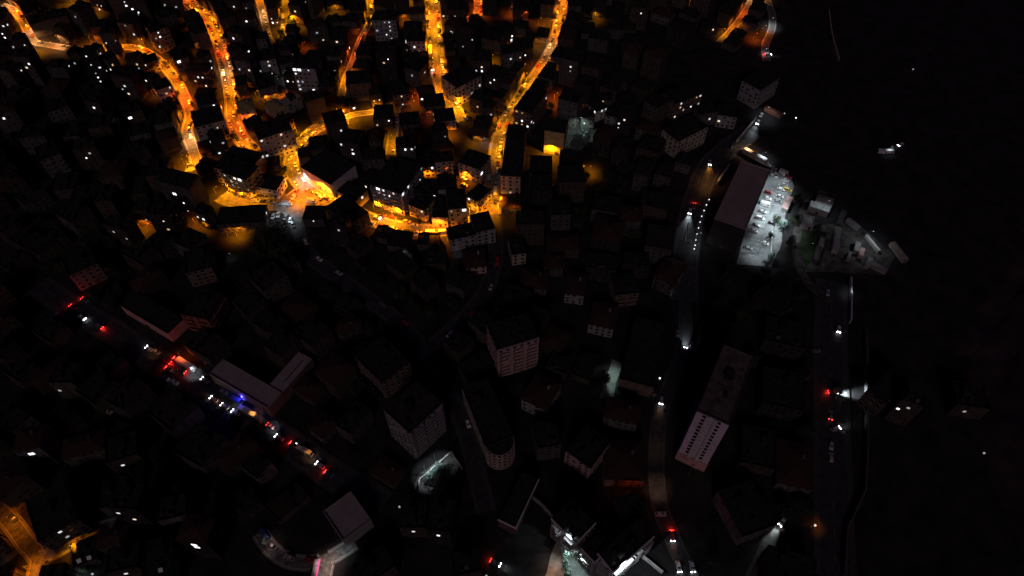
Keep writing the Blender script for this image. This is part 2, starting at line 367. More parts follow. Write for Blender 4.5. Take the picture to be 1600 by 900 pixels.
B(803, 170, 829, 178, 25, 15, 'brown', label='dark block with two rows of lit windows beside the slanting street')
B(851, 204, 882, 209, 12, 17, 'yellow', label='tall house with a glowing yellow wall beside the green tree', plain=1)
B(917, 162, 932, 175, 9, 8, 'white', label='small pale house with three lit windows right of the green tree')
B(946, 181, 966, 184, 9, 8, 'grey', label='dark house with lit windows right of the pale house')
B(1056, 163, 1098, 146, 13, 12, 'brown', label='long brown block with scattered lit windows near the highway top')
B(1122, 180, 1152, 184, 12, 9, 'grey', label='grey block at the left of the white-lit ramp')
B(1060, 222, 1107, 198, 14, 13, 'beige', label='beige block just left of the highway top')
B(1188, 142, 1218, 122, 14, 14, 'grey', label='dim block with striped balconies above the white-lit ramp', balc=1)
B(1116, 342, 1165, 359, 50, 19, 'adark', 'brown', label='huge warehouse with a flat brown roof beside the parking lot', plain=1)
B(327, 585, 419, 639, 9, 8, 'brown', 'pale', label='long pale L-shaped roof above the traffic jam road', wing=(441, 580), plain=1)
B(777, 549, 842, 529, 15, tower_h(777, 549, 787, 591), 'pink', label='dim pinkish apartment block with a pale roof edge in the dark centre', balc=1, edge='pale')
B(640, 678, 691, 631, 16, 25, 'grey', 'moss', label='grey corner tower block with ladder-like balconies and a mossy roof', balc=1)
B(758, 698, 802, 682, 30, 14, 'beige', label='long dark block with a rounded dim beige end')
B(597, 600, 640, 566, 20, 14, 'brown', label='V-shaped roof corner block left of the dark central lane')
B(1089, 643, 1139, 665, 34, tower_h(1089, 643, 1055, 716), 'lilac', 'screed', label='tall pale tower with two dark columns of windows', tower=1)
B(968, 592, 1021, 606, 36, 9, 'brown', 'tar', label='large dark hall with a brown front beside the green-lit yard', plain=1)
B(505, 800, 536, 846, 13, 8, 'grey', 'pale', label='house with a pale square roof above the bottom-centre lane', plain=1)
B(862, 812, 900, 850, 11, 17, 'grey', label='black roof with a pale V-shaped parapet above the floodlit yard', edge='white', balc=1)
B(908, 858, 929, 880, 10, 15, 'grey', label='black roof between the two pale V-shaped parapets', edge='white', balc=1)
B(934, 866, 958, 895, 21, 17, 'white', label='black roof with a bright white right-hand parapet', edge='white', balc=1)
B(779, 813, 806, 826, 22, 8, 'dark', label='low building outlined by a thin pale parapet', edge='white', plain=1)
B(884, 705, 922, 733, 15, 11, 'pink', label='block with a dim reddish wall left of the highway')
B(946, 748, 1008, 750, 17, 8, 'brown', 'tile', label='wide brown-roofed block beside the lower highway')
B(1382, 632, 1420, 596, 9, 12, 'abrown', label='faint balconied block at the foot of the right-hand hillside', balc=1)
B(1264, 323, 1295, 333, 5, 3.6, 'grey', 'metal', label='white metal-roofed shed, middle of the three beside the dirt track', plain=1)
B(1253, 350, 1271, 354, 7, 3.6, 'grey', 'metal', label='white metal-roofed shed, lowest of the three beside the dirt track', plain=1)
B(1275, 313, 1301, 321, 5, 4, 'grey', 'screed', label='grey-roofed shed, topmost of the three beside the dirt track', plain=1)
B(800, 399, 822, 396, 13, 8.5, 'beige', label='block with a dim beige end wall below the slanting street')
B(728, 419, 760, 415, 12, 6, 'pink', 'tile', label='low house with a dim pink wall in the dark slope')
B(815, 622, 853, 641, 15, 10, 'grey', 'tile', label='dark house with a dim L-shaped wall below the pinkish block')
B(883, 458, 912, 462, 14, 8, 'grey', 'tile', label='dim red-roofed house left of the highway, upper of its pair')
B(920, 505, 958, 514, 14, 8, 'grey', 'tile', label='dim red-roofed house left of the highway, lower of its pair')
B(963, 462, 998, 458, 12, 10, 'brown', label='dim block with striped balconies left of the highway', balc=1)
B(1022, 432, 1054, 446, 16, 9, 'dark', 'tile', label='dim brown-roofed block touching the highway')
B(60, 848, 122, 812, 20, 14, 'dark', label='large black block between the two bottom-left roads')
B(338, 352, 412, 347, 13, 6.5, 'dark', label='low black building along the lower edge of the market square')
B(108, 432, 152, 412, 16, 12, 'brown', label='faint brown block above the jam road at far left')
B(62, 252, 94, 240, 14, 13, 'awhite', label='faint grey block with striped balconies at the far left', balc=1)
B(282, 492, 324, 500, 16, 13, 'brick', label='reddish block above the rear of the traffic jam', balc=1)
B(188, 478, 262, 522, 10, 7, 'pink', 'tar', plain=1, label='long low roof with a red glow above the traffic jam')
B(290, 428, 330, 418, 15, 11, 'brown', label='faint brown block below the small orange corner')
B(374, 176, 398, 170, 12, 7, 'beige', 'ochre', label='ochre-roofed house right of the long orange street')
B(411, 163, 430, 178, 9, 6, 'beige', 'ochre', label='ochre-roofed house with an orange end wall in the middle cluster')
B(449, 165, 470, 151, 7, 8, 'grey', 'pale', label='narrow pale-roofed house in the middle cluster')
B(440, 198, 458, 186, 9, 7, 'pink', 'screed', label='dim pinkish house below the pale-roofed house')
B(456, 106, 492, 108, 14, 18, 'grey', label='tall grey block with lit upper and lower window rows')
B(398, 97, 430, 92, 12, 12, 'grey', label='grey block left of the dim green yard', plain=0)
B(540, 133, 580, 130, 14, 13, 'dark', label='black block right of the narrow winding lane')
B(636, 65, 664, 65, 12, 9, 'pink', label='dim pink block with two pale pilasters left of the wide street')
B(583, 32, 618, 32, 12, 16, 'grey', label='tall grey block with a column of lit windows left of the wide street')
B(714, 138, 752, 118, 16, 14, 'beige', label='beige block with lit windows right of the wide straight street')
B(583, 187, 612, 186, 14, 9, 'dark', label='black square-roofed block left of the short red lane')
B(625, 197, 656, 194, 12, 8, 'dark', label='black square-roofed block right of the short red lane')
B(614, 150, 640, 146, 10, 9, 'brick', label='brick-red house at the top of the short red lane')
B(664, 168, 696, 164, 12, 7, 'dark', label='black flat roof, upper of two beside the lower wide street')
B(680, 192, 712, 188, 12, 7, 'grey', label='black flat roof, lower of two beside the lower wide street')
B(222, 101, 247, 94, 9, 8, 'grey', label='grey house with an amber-lit corner beside the curved left street')
B(244, 142, 268, 133, 10, 9, 'pink', label='reddish house with three lit windows beside the curved left street')
B(304, 200, 350, 188, 16, 14, 'grey', label='broad grey block with six lit windows left of the long orange street')
B(236, 52, 262, 42, 12, 16, 'brown', label='dark brown block with a scatter of lit windows above the curved left street')
B(138, 74, 150, 78, 6, 8, 'yellow', label='amber-lit house at the left end of the curved left street')
NM = len(BL)
# --- lit window positions seen in the photograph
DOTS = [(89,38),(116,26),(149,7),(161,10),(156,15),(192,3),(195,8),(6,41),(10,41),(4,53),(7,58),(10,63),(14,68),(34,70),(43,101),(47,103),(41,107),(35,111),
(105,102),(113,97),(119,97),(131,91),(147,100),(158,49),(165,65),(181,67),(158,87),(173,102),(171,109),(167,113),(157,109),(146,117),(149,121),(154,121),(160,129),
(200,42),(205,52),(207,13),(212,22),(216,18),(253,6),(268,0),(272,11),(263,12),(249,49),(254,59),(246,63),(251,73),(212,104),(218,108),(230,104),(275,95),
(308,124),(314,123),(332,98),(326,103),(329,108),(366,10),(390,16),(388,36),(366,61),(369,72),(390,76),(377,108),(385,107),(424,28),(427,40),(433,39),(413,34),(413,40),(429,45),(459,17),
(443,86),(457,84),(469,84),(420,99),(422,104),(409,112),(422,114),(464,110),(471,111),(465,116),(484,113),(499,53),(502,64),(525,43),(526,65),(526,76),(532,97),(525,111),(545,73),
(591,14),(585,49),(478,0),(601,35),(609,35),(609,40),(610,46),(611,51),(604,52),(605,57),(612,62),(635,66),(648,56),(648,60),(648,76),(656,77),(636,78),(604,93),(603,99),(600,99),
(641,116),(663,113),(693,30),(711,27),(735,60),(724,72),(750,109),(757,107),(743,111),(706,50),(799,56),(789,61),(800,63),(838,88),(812,88),(819,85),(819,98),(799,91),(892,102),(890,110),
(7,182),(147,169),(196,133),(193,139),(196,143),(137,244),(141,243),(204,147),(230,129),(265,134),(267,138),(257,147),(279,138),(206,184),(309,128),(323,136),(314,157),(339,167),(347,166),
(337,198),(339,203),(330,207),(332,212),(328,221),(344,227),(350,225),(345,241),(437,128),(452,129),(461,131),(469,127),(475,128),(470,132),(473,144),(492,146),(533,177),(530,183),(531,205),(535,220),
(437,205),(442,210),(408,222),(447,226),(420,240),(501,243),(505,243),(508,243),(553,242),(553,236),(581,160),(555,171),(567,169),(593,158),(594,195),(628,154),(629,166),(605,190),(677,179),(665,155),(679,189),
(644,227),(637,237),(640,237),(708,126),(719,128),(730,124),(748,137),(740,148),(714,160),(744,165),(692,212),(767,129),(771,127),(811,174),(814,174),(810,191),(813,191),(817,193),(820,194),(831,190),(833,191),
(856,151),(909,142),(928,171),(936,171),(942,163),(941,167),(914,195),(761,194),(764,179),(966,191),(972,187),(975,190),(965,197),(348,270),(371,275),(365,280),(362,283),(367,285),(361,287),(369,290),(386,296),(386,303),
(270,302),(274,305),(286,317),(291,328),(304,339),(309,340),(318,344),(330,301),(231,342),(233,347),(256,348),(260,358),(354,343),(343,294),(350,302),(409,250),(435,327),(416,337),(495,346),(527,358),(550,243),(537,251),
(575,296),(561,304),(594,291),(598,292),(588,300),(598,303),(589,305),(599,308),(608,306),(615,298),(628,309),(630,306),(634,289),(655,283),(675,263),(656,262),(704,295),(698,305),(706,305),(674,304),(731,310),(721,329),(709,330),
(658,330),(678,341),(688,341),(753,269),(798,299),(1086,153),(1094,151),(1091,161),(1079,165),(1069,169),(1063,171),(1058,154),(1063,157),(1055,187),(1108,184),(1120,188),(1116,49),(1000,19),
(183,366),(195,372),(292,394),(193,729),(98,609),(306,851),(309,853),(312,857),(44,709),(1403,637),(1417,635),(1421,640),(1508,641),(792,563),(101,830),(107,835),(193,803),(205,812),(174,821),(194,896),(642,832),(682,836)]
HIDE = [(178, 60, 205, 90), (104, 60, 136, 90), (412, 32, 442, 90), (438, 84, 450, 160), (556, 62, 580, 82), (536, 100, 556, 112), (540, 136, 560, 160), (668, 26, 690, 44), (700, 150, 716, 166),
        (866, 14, 890, 40), (512, 182, 545, 205), (540, 172, 552, 190), (290, 182, 300, 196), (700, 350, 760, 366), (762, 320, 780, 345), (610, 150, 640, 172), (20, 0, 30, 14), (722, 22, 745, 40)]
def keep_px():
    out = []
    for k in ('farleft', 'leftcurve', 'long', 'short', 'fork', 'lane', 'wide', 'slant', 'ring', 'redlane', 'square', 'upper', 'hill', 'hillb', 'high', 'jam', 'botleft', 'botarm', 'botmid', 'right', 'track'):
        pts, nrm, s, wd = RP[k]
        for j in range(0, len(pts), 2):
            for of in (-.14, .14):
                p = pts[j]+nrm[j]*wd*of; q = proj((p.x, p.y, 0))
                if not any(x0 < q[0] < x1 and y0 < q[1] < y1 for x0, y0, x1, y1 in HIDE): out.append(q)
    # photographed spots of light that have to stay in sight
    out += [(160, 20), (115, 5), (150, 22), (465, 40), (450, 35), (440, 75), (470, 70), (482, 70), (735, 10), (745, 20), (795, 22), (820, 30), (850, 38), (840, 75), (770, 100),
            (870, 160), (865, 170), (915, 215), (895, 220), (905, 230), (655, 165), (640, 165), (545, 130), (548, 125), (725, 268), (735, 280), (668, 275), (700, 268), (1205, 40), (1090, 50), (925, 28),
            (225, 355), (230, 362), (310, 352), (365, 350), (290, 256), (1060, 890), (1220, 330), (1215, 300), (1215, 360), (1200, 390), (1270, 370), (1340, 400), (690, 745), (675, 760), (955, 600),
            (700, 390), (715, 388), (760, 225), (755, 230), (360, 405), (240, 355)]
    return out
KEEP = keep_px()
def hull(pts):
    pts = sorted(set(pts)); lo = []; up = []
    for L_, seq in ((lo, pts), (up, pts[::-1])):
        for p in seq:
            while len(L_) > 1 and (L_[-1][0]-L_[-2][0])*(p[1]-L_[-2][1]) - (L_[-1][1]-L_[-2][1])*(p[0]-L_[-2][0]) <= 0: L_.pop()
            L_.append(p)
    return lo[:-1]+up[:-1]
def inhull(h, p):
    for i in range(len(h)):
        a, b = h[i], h[(i+1) % len(h)]
        if (b[0]-a[0])*(p[1]-a[1]) - (b[1]-a[1])*(p[0]-a[0]) < 0: return False
    return True
def silh(co, h):
    return hull([proj((c.x, c.y, z)) for c in co for z in (0, h+1)])
def sat(A, Bq, gap=0):
    for poly in (A, Bq):
        for i in range(4):
            e = poly[(i+1) % 4]-poly[i]; n = Vector((e.y, -e.x)).normalized()
            a = [n.dot(p) for p in A]; b = [n.dot(p) for p in Bq]
            if max(a)+gap <= min(b) or max(b)+gap <= min(a): return False
    return True
def road_clear(co, gap=1.2, skip=()):
    c = (co[0]+co[2])/2; rad = (co[0]-c).length
    u = (co[1]-co[0]); v = (co[3]-co[0]); lu, lv = u.length, v.length; u = u/lu; v = v/lv
    for k, (pts, _, _, wd) in RP.items():
        if k in skip: continue
        e = wd/2 + ROADS[k][3] + gap
        for p in pts:
            q = p-c
            if q.length > rad+e: continue
            x, y = abs(q.dot(u))-lu/2, abs(q.dot(v))-lv/2
            if (max(x, 0)**2 + max(y, 0)**2) < e*e: return False
    return True
OPEN = [[P(*p).xy for p in q] for q in (
 [(1205, 262), (1250, 276), (1240, 420), (1162, 420)], [(640, 800), (645, 730), (705, 700), (735, 745)], [(936, 626), (940, 550), (975, 552), (966, 626)],
 [(840, 905), (868, 850), (900, 850), (960, 905)], [(430, 350), (440, 290), (515, 300), (520, 345)], [(1245, 440), (1245, 300), (1420, 330), (1420, 430)],
 [(340, 325), (340, 300), (440, 300), (440, 325)], [(880, 245), (880, 205), (922, 205), (922, 245)], [(380, 420), (400, 340), (470, 345), (480, 400)])]
def try_add(c, a, wd, d, h, keep=True, gap=1.2, bgap=.6, skip=(), **kw):
    b = dict(c=c, a=a, w=wd, d=d, h=h, lit=[], label=None, **kw); co = corners(b); b['co'] = co
    for o in OPEN:
        if sat(co, o): return None
    for o in BL:
        if (o['c']-c).length > 60: continue
        if sat(co, o['co'], bgap): return None
    if not road_clear(co, gap, skip): return None
    if keep:
        sh = silh(co, h)
        bx0, bx1 = min(p[0] for p in sh), max(p[0] for p in sh); by0, by1 = min(p[1] for p in sh), max(p[1] for p in sh)
        for p in KEEP:
            if bx0 < p[0] < bx1 and by0 < p[1] < by1 and inhull(sh, p): return None
        for o in BL[:NM]:                                   # do not hide hand-placed facades
            u = o['co'][1]-o['co'][0]
            for t in (.15, .5, .85):
                for zz in (.35, .9):
                    q = o['co'][0]+u*t; pp = proj((q.x, q.y, o['h']*zz))
                    if (q-c).length < 45 and q.y > c.y-d and bx0 < pp[0] < bx1 and by0 < pp[1] < by1 and inhull(sh, pp): return None
    BL.append(b); return b
def near_road(c):
    best = None
    for k, (pts, nrm, s, wd) in RP.items():
        for j, p in enumerate(pts):
            d = (p-c).length
            if best is None or d < best[0]: best = (d, k, j)
    return best
def hit(px, py):
    o = Vector((0, 0, CAM_H)); q = P(px, py, 0); d = q-o; best = (1.0, None)
    for b in BL:
        cc = b['co']
        for k in range(4):
            a, e = cc[k], cc[(k+1) % 4]; ed = e-a; L = ed.length; n = Vector((ed.y, -ed.x))/L
            den = n.dot(d.xy)
            if den >= 0: continue
            t = n.dot(a-o.xy)/den
            if t <= 0 or t >= best[0]: continue
            p = o+d*t; u = (p.xy-a).dot(ed)/L
            if 0 < u < L and 0 < p.z < b['h']: best = (t, (b, k, u, p.z, L))
        t = (b['h']-CAM_H)/d.z
        if t < best[0]:
            p = o+d*t
            ux = (cc[1]-cc[0]).normalized(); uy = (cc[3]-cc[0]).normalized(); q2 = p.xy-b['c']
            if abs(q2.dot(ux)) < b['w']/2 and abs(q2.dot(uy)) < b['d']/2: best = (t, (b, 'roof'))
    return best[1]
def facade(px, py, rad=5):
    for r_ in range(0, rad+1):
        for k in range(1 if r_ == 0 else 8):
            x, y = px + r_*math.cos(k*math.pi/4), py + r_*math.sin(k*math.pi/4)
            hh = hit(x, y)
            if hh and hh[1] != 'roof' and not hh[0].get('nolit'): return hh
    return None
# --- seed buildings under groups of lit windows that no hand-placed facade carries
todo = [p for p in DOTS if facade(*p, 3) is None]
groups = []
for p in todo:
    for gq in groups:
        if any(abs(p[0]-q[0]) < 13 and abs(p[1]-q[1]) < 16 for q in gq): gq.append(p); break
    else: groups.append([p])
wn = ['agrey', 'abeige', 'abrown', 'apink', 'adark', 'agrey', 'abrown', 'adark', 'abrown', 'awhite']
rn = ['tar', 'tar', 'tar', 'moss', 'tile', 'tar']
for gq in groups:
    x0, x1 = min(p[0] for p in gq), max(p[0] for p in gq); y0, y1 = min(p[1] for p in gq), max(p[1] for p in gq)
    done = False
    for att in range(60):
        zc = R.choice([4, 6, 8, 11, 14]); f0 = P((x0+x1)/2, (y0+y1)/2, zc).xy
        span = (P(x1, y1, zc)-P(x0, y0, zc)).length
        ang = R.uniform(-.5, .5); wd = min(24, max(R.uniform(9, 14), span*.9+4)) if att < 40 else R.uniform(7, 9)
        d = R.uniform(8, 13) if att < 40 else 7
        h = zc + R.uniform(2.5, 6) + (y1-y0)/3.2
        v = Vector((-math.sin(ang), math.cos(ang)))
        off = Vector((math.cos(ang), math.sin(ang)))*R.uniform(-2, 2)
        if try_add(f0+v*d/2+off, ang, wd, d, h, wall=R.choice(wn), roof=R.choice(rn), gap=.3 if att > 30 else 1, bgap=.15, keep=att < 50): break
NS = len(BL)
# --- fill the blocks between the streets
def inpoly(p, poly):
    r_ = False; n = len(poly)
    for i in range(n):
        a, b = poly[i], poly[i-1]
        if (a[1] > p[1]) != (b[1] > p[1]) and p[0] < (b[0]-a[0])*(p[1]-a[1])/(b[1]-a[1])+a[0]: r_ = not r_
    return r_
DENSE = [(-10, -10), (1120, -10), (1010, 130), (1060, 160), (1040, 240), (900, 300), (860, 400), (740, 440), (560, 420), (400, 400), (200, 400), (-10, 320)]
LOOSE = [(-10, 300), (200, 400), (560, 420), (860, 400), (1060, 240), (1110, 240), (1060, 420), (1060, 560), (1010, 640), (1010, 840), (880, 830), (760, 905), (-10, 905)]
SPARSE = [(1110, 440), (1280, 440), (1280, 905), (1090, 905), (1050, 640)]
def fill(poly, step, hs, ws, n):
    xs = [P(p[0], max(p[1], -10)).x for p in poly]; ys = [P(*p).y for p in poly]; pts = []
    y = min(ys)
    while y < max(ys):
        x = min(xs)
        while x < max(xs):
            pts.append(Vector((x+R.uniform(-1, 1)*step*.3, y+R.uniform(-1, 1)*step*.3))); x += step
        y += step
    R.shuffle(pts); c_ = 0
    for p in pts:
        px = proj((p.x, p.y, 0))
        if not inpoly(px, poly) or px[0] < -40 or px[0] > 1640 or px[1] > 930: continue
        dist, k, j = near_road(p); nn = RP[k][1][j]
        ang = math.atan2(nn.y, nn.x); ang = (ang+math.pi/4) % (math.pi/2) - math.pi/4 + R.uniform(-.06, .06)
        for att in range(4):
            wd, d = R.uniform(*ws), R.uniform(*ws); h = R.uniform(*hs)*(1 if att < 2 else .6); h = round(h/3)*3+.8
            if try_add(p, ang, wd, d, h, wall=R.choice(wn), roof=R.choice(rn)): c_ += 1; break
        if c_ >= n: break
def rows(k, hs):
    pts, nrm, s, wd = RP[k]; pv = ROADS[k][3]
    for sg in (-1, 1):
        nxt = R.uniform(0, 4); j = 0
        while j < len(pts):
            if s[j] < nxt: j += 1; continue
            w_ = R.uniform(7.5, 12.5); q = min(len(pts)-1, j+max(1, int(w_/2/3)))
            n = nrm[q]; t = Vector((n.y, -n.x)); ang = math.atan2(t.y, t.x)
            ang = (ang+math.pi/4) % (math.pi/2) - math.pi/4; swap = abs(math.cos(ang)*t.x+math.sin(ang)*t.y) < .7
            ok = None
            for h in (R.choice(hs), 9.8, 6.8, 4.0):
                for dd in (R.uniform(8, 12), 6.5):
                    for ex in (.25, 1.2):
                        c = pts[q]+n*sg*(wd/2+pv+ex+dd/2)
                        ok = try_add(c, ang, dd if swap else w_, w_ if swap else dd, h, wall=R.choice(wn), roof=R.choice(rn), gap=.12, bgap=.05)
                        if ok: break
                    if ok: break
                if ok: break
            nxt = s[j]+(w_+.3 if ok else 4)
for k in ('long', 'leftcurve', 'farleft', 'fork', 'short', 'lane', 'wide', 'slant', 'ring', 'redlane', 'upper', 'top', 'hill', 'botleft', 'botarm'): rows(k, (12.8, 15.8, 9.8))
print('after rows', len(BL))
fill(DENSE, 9.5, (6, 17), (9, 15), 90)
fill(LOOSE, 13, (4, 12), (8, 17), 105)
fill(SPARSE, 26, (6, 11), (11, 20), 8)
# --- hang the lit windows on the walls
cells = {}
def cell_of(b, k, u, z, L):
    n = max(1, int(L/2.9)); nf = max(1, int(round(b['h']/3.0)))
    i = min(n-1, int(u/L*n)); j = min(nf-1, int(z/b['h']*nf))
    return n, nf, i, j
miss = 0
for p in DOTS:
    hh = facade(*p, 5)
    if not hh: miss += 1; continue
    b, k, u, z, L = hh; n, nf, i, j = cell_of(b, k, u, z, L)
    if (k, i, j) in [q[:3] for q in b['lit']]: continue
    b['lit'].append((k, i, j, p))
print('buildings', len(BL), 'manual', NM, 'seeded', NS-NM, 'missed dots', miss, 'of', len(DOTS))
_win = {}
def win_mesh(wx, wz, m):
    key = (round(wx, 1), round(wz, 1), m)
    if key not in _win:
        q = MB(); q.box(0, 0, -wz/2, wx, .12, wz); _win[key] = q.mesh('window', M[m])
    return _win[key]
def wallpt(b, k, u, L, out=0.0):   # local coordinates on face k
    w2, d2 = b['w']/2, b['d']/2
    if k == 0: return (-w2+u, -d2-out, 0)
    if k == 1: return (w2+out, -d2+u, math.pi/2)
    if k == 2: return (w2-u, d2+out, math.pi)
    return (-w2-out, d2-u, -math.pi/2)
def make_building(b, name, idx):
    rr = random.Random(idx*7+1)
    cx, cy = b['c']; root = empty(name, (cx, cy, 0), b['a'])
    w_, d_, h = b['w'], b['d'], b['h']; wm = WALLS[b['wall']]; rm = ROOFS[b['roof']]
    wl = MB(); wl.box(0, 0, -.4, w_, d_, h+.4, bottom=False)
    nf = max(1, int(round(h/3.0))); fh = h/nf
    if not b.get('plain'):
        for j in range(1, nf):                    # floor bands
            wl.box(0, 0, j*fh-.12, w_+.16, d_+.16, .24)
    ribs = idx == 8
    if ribs:
        for k in (0, 1):
            L = w_ if k == 0 else d_
            for q in range(int(L/1.45)):
                x, y, r_ = wallpt(b, k, (q+.5)*1.45, L, .1); wl.box(x, y, 0, .3, .3, h, rot=r_)
    wl.build('wall', wm, root)
    rf = MB(); hip = b['roof'] == 'tile' or (b['roof'] == 'ochre')
    if hip:
        e = .5; hh = min(w_, d_)*.2; n0 = len(rf.v); r2 = abs(w_-d_)/2
        rf.v += [(-w_/2-e, -d_/2-e, h), (w_/2+e, -d_/2-e, h), (w_/2+e, d_/2+e, h), (-w_/2-e, d_/2+e, h)]
        if w_ > d_:
            rf.v += [(-r2, 0, h+hh), (r2, 0, h+hh)]; F = [(0, 1, 5, 4), (1, 2, 5), (2, 3, 4, 5), (3, 0, 4), (3, 2, 1, 0)]
        else:
            rf.v += [(0, -r2, h+hh), (0, r2, h+hh)]; F = [(0, 1, 4), (1, 2, 5, 4), (2, 3, 5), (3, 0, 4, 5), (3, 2, 1, 0)]
        rf.f += F; rf.m += [0]*len(F)
        roof = rf.build('roof', rm, root)
    else:
        rf.box(0, 0, h-.35, w_-.5, d_-.5, .4); roof = rf.build('roof', rm, root)
        pp = MB(); ph = .75
        for (x, y, sx, sy) in ((0, -d_/2+.14, w_+.12, .28), (0, d_/2-.14, w_+.12, .28), (-w_/2+.14, 0, .28, d_-.56), (w_/2-.14, 0, .28, d_-.56)):
            pp.box(x, y, h, sx, sy, ph)
        em = ROOFS['pale'] if b.get('edge') == 'pale' else WALLS['white'] if b.get('edge') == 'white' else rm  # pale cap: the lit roof line is put into its colour
        pp.build('parapet', rm, roof)
        if b.get('edge'):
            pp = MB(); pp.box(0, -d_/2-.1, h+.1, w_+.6, .5, .85)
            if b['edge'] == 'white': pp.box(w_/2+.05, .2, h+.1, .5, d_-.2, .85)
            pp.build('parapet_cap', em, roof)
    # roof furniture
    if min(w_, d_) > 6.5 and not hip and not b.get('plain') and b['roof'] not in ('metal',):
        hx, hy = rr.uniform(-.2, .2)*w_, rr.uniform(0, .25)*d_
        q = MB(); q.box(hx, hy, h+.05, 3, 3.4, 2.4); q.box(hx, hy, h+2.45, 3.3, 3.7, .15); q.build('stair_hut', ROOFS['tar'], roof)
        for t in range(rr.randint(1, 3)):
            q = MB(); tx, ty = rr.uniform(-.38, .38)*w_, rr.uniform(-.4, -.15)*d_
            q.cyl((tx-.7, ty, h+1.4), (tx+.7, ty, h+1.4), .28, .28, 8)
            q.quad((tx-.8, ty-1.5, h+.2), (tx+.8, ty-1.5, h+.2), (tx+.8, ty-.2, h+1.2), (tx-.8, ty-.2, h+1.2)); q.box(tx, ty-.1, h+.05, 1.3, .1, 1.2)
            q.build('water_heater', ROOFS['tar'] if b.get('plain') or rr.random() < .6 else M['glass'], roof)
    elif hip:
        q = MB(); q.box(w_*.2, d_*.12, h, .7, .9, min(w_, d_)*.2+.9); q.box(w_*.2, d_*.12, h+min(w_, d_)*.2+.9, .9, 1.1, .12); q.build('chimney', wm, roof)
    # windows
    litset = {(k, i, j) for k, i, j, _ in b['lit']}
    dk = MB(); fr = MB()
    for k in range(4):
        L = w_ if k % 2 == 0 else d_
        n = max(1, int(L/2.9)); cw = L/n
        if b.get('plain') and k < 2 and idx not in (3, 5): continue
        if idx == 1 and k == 0: continue
        for i in range(n):
            for j in range(nf):
                if (k, i, j) in litset: continue
                if b.get('tower') and k == 0: continue
                elif rr.random() < (.2 if idx < NM else .3): continue
                if j == 0 and k == 0 and i == n//2: continue
                ww, wh = (min(1.9, cw*.7), 1.9) if b.get('tower') else (min(1.35, cw*.5), 1.35)
                x, y, r_ = wallpt(b, k, (i+.5)*cw, L, .07)
                dk.box(x, y, j*fh+fh*.38, ww, .1, wh, rot=r_, m=0)
                fr.box(x, y, j*fh+fh*.38-.12, ww+.3, .2, .12, rot=r_)
    if b.get('tower'):
        for t in (.25, .73):
            for j in range(3, nf):
                x, y, r_ = wallpt(b, 0, w_*t, w_, .07); dk.box(x, y, j*fh+.6, 1.25, .1, 1.7, rot=r_)
    if dk.f: dk.build('dark_window', M['glass'] if idx < NM or b['wall'] == 'adark' else M['glass2'], root, kind='stuff')
    if fr.f: fr.build('window_sill', M['frame'] if idx < NM and b['wall'] != 'dark' else wm, root, kind='stuff')
    for k, i, j, p in b['lit']:
        L = w_ if k % 2 == 0 else d_; n = max(1, int(L/2.9)); cw = L/n
        x, y, r_ = wallpt(b, k, (i+.5)*cw, L, .1)
        bright = p in BIG; dim = p in DIM
        if bright: ww, wh = 2.1, 1.6
        elif p[1] > 560: ww, wh = 1.2, 1.1
        else: ww, wh = rr.choice([(.8, .9), (1.1, 1.1), (1.35, 1.1), (.7, .8), (1.0, 1.3)])
        mm = 'lit' if bright else 'litpink' if p in PINK else 'litd' if dim else rr.choice(['lit', 'lit', 'lit2', 'lit2', 'litd', 'litw', 'litw2'])
        ww = min(ww, cw*.95)
        o = link('window', win_mesh(ww, wh, mm), root, loc=(x, y, j*fh+fh*.38+.7), rz=r_)
    # door
    L = w_; n = max(1, int(L/2.9)); cw = L/n; x, y, r_ = wallpt(b, 0, (n//2+.5)*cw if n > 1 else L/2, L, .08)
    q = MB(); q.box(x, y, 0, 1.3, .12, 2.3, rot=r_); q.box(x, y-.3, 2.45, 1.9, .8, .12, rot=r_); q.build('door', M['door'], root)
    if b.get('balc'):
        for k in (0, 1):
            L = w_ if k % 2 == 0 else d_; n = max(1, int(L/5.2)); cw = L/n
            if n*nf > 60: nf2 = nf
            for i in range(n):
                me = balc_mesh(min(3.8, cw*.72), b['wall'])
                for j in range(1, nf):
                    x, y, r_ = wallpt(b, k, (i+.5)*cw, L, .6)
                    link('balcony', me, root, loc=(x, y, j*fh), rz=r_)
    if b.get('tower'):
        q = MB()
        for t in (.36, .62):
            x, y, r_ = wallpt(b, 0, w_*t, w_, .3); q.box(x, y, 7, w_*.1, .6, h-7, rot=r_)
        for j in range(3, nf):
            x, y, r_ = wallpt(b, 0, w_*.49, w_, .3); q.box(x, y, j*fh, w_*.12, .5, 1.0, rot=r_)
        q.build('stair_tower', WALLS['white'], root)
        q = MB(); q.box(0, 0, 0, w_+.6, d_+.6, 7.5); q.build('plinth', WALLS['pink'], root)
    if b['label'] and 'rounded' in b['label']:
        q = MB(); q.cyl((0, -d_/2, -.3), (0, -d_/2, h-.05), w_/2-.02, w_/2-.02, 28)
        re_ = q.build('rounded_end', wm, root)
        q = MB(); q.cyl((0, -d_/2, h-.05), (0, -d_/2, h+.08), w_/2-.3, w_/2-.3, 28); q.build('roof', rm, re_)
        q = MB(); gq = MB()
        for t in range(9):
            a_ = math.pi + (t+.5)*math.pi/9
            for j in range(nf):
                x, y = math.cos(a_)*(w_/2+.02), -d_/2+math.sin(a_)*(w_/2+.02); gq.box(x, y, j*fh+1.1, 1.2, .14, 1.3, rot=a_+math.pi/2)
                q.box(x, y, j*fh-.1, 1.9, .5, .9, rot=a_+math.pi/2)
        q.build('balcony_band', wm, re_, kind='stuff'); gq.build('dark_window', M['glass'], re_, kind='stuff')
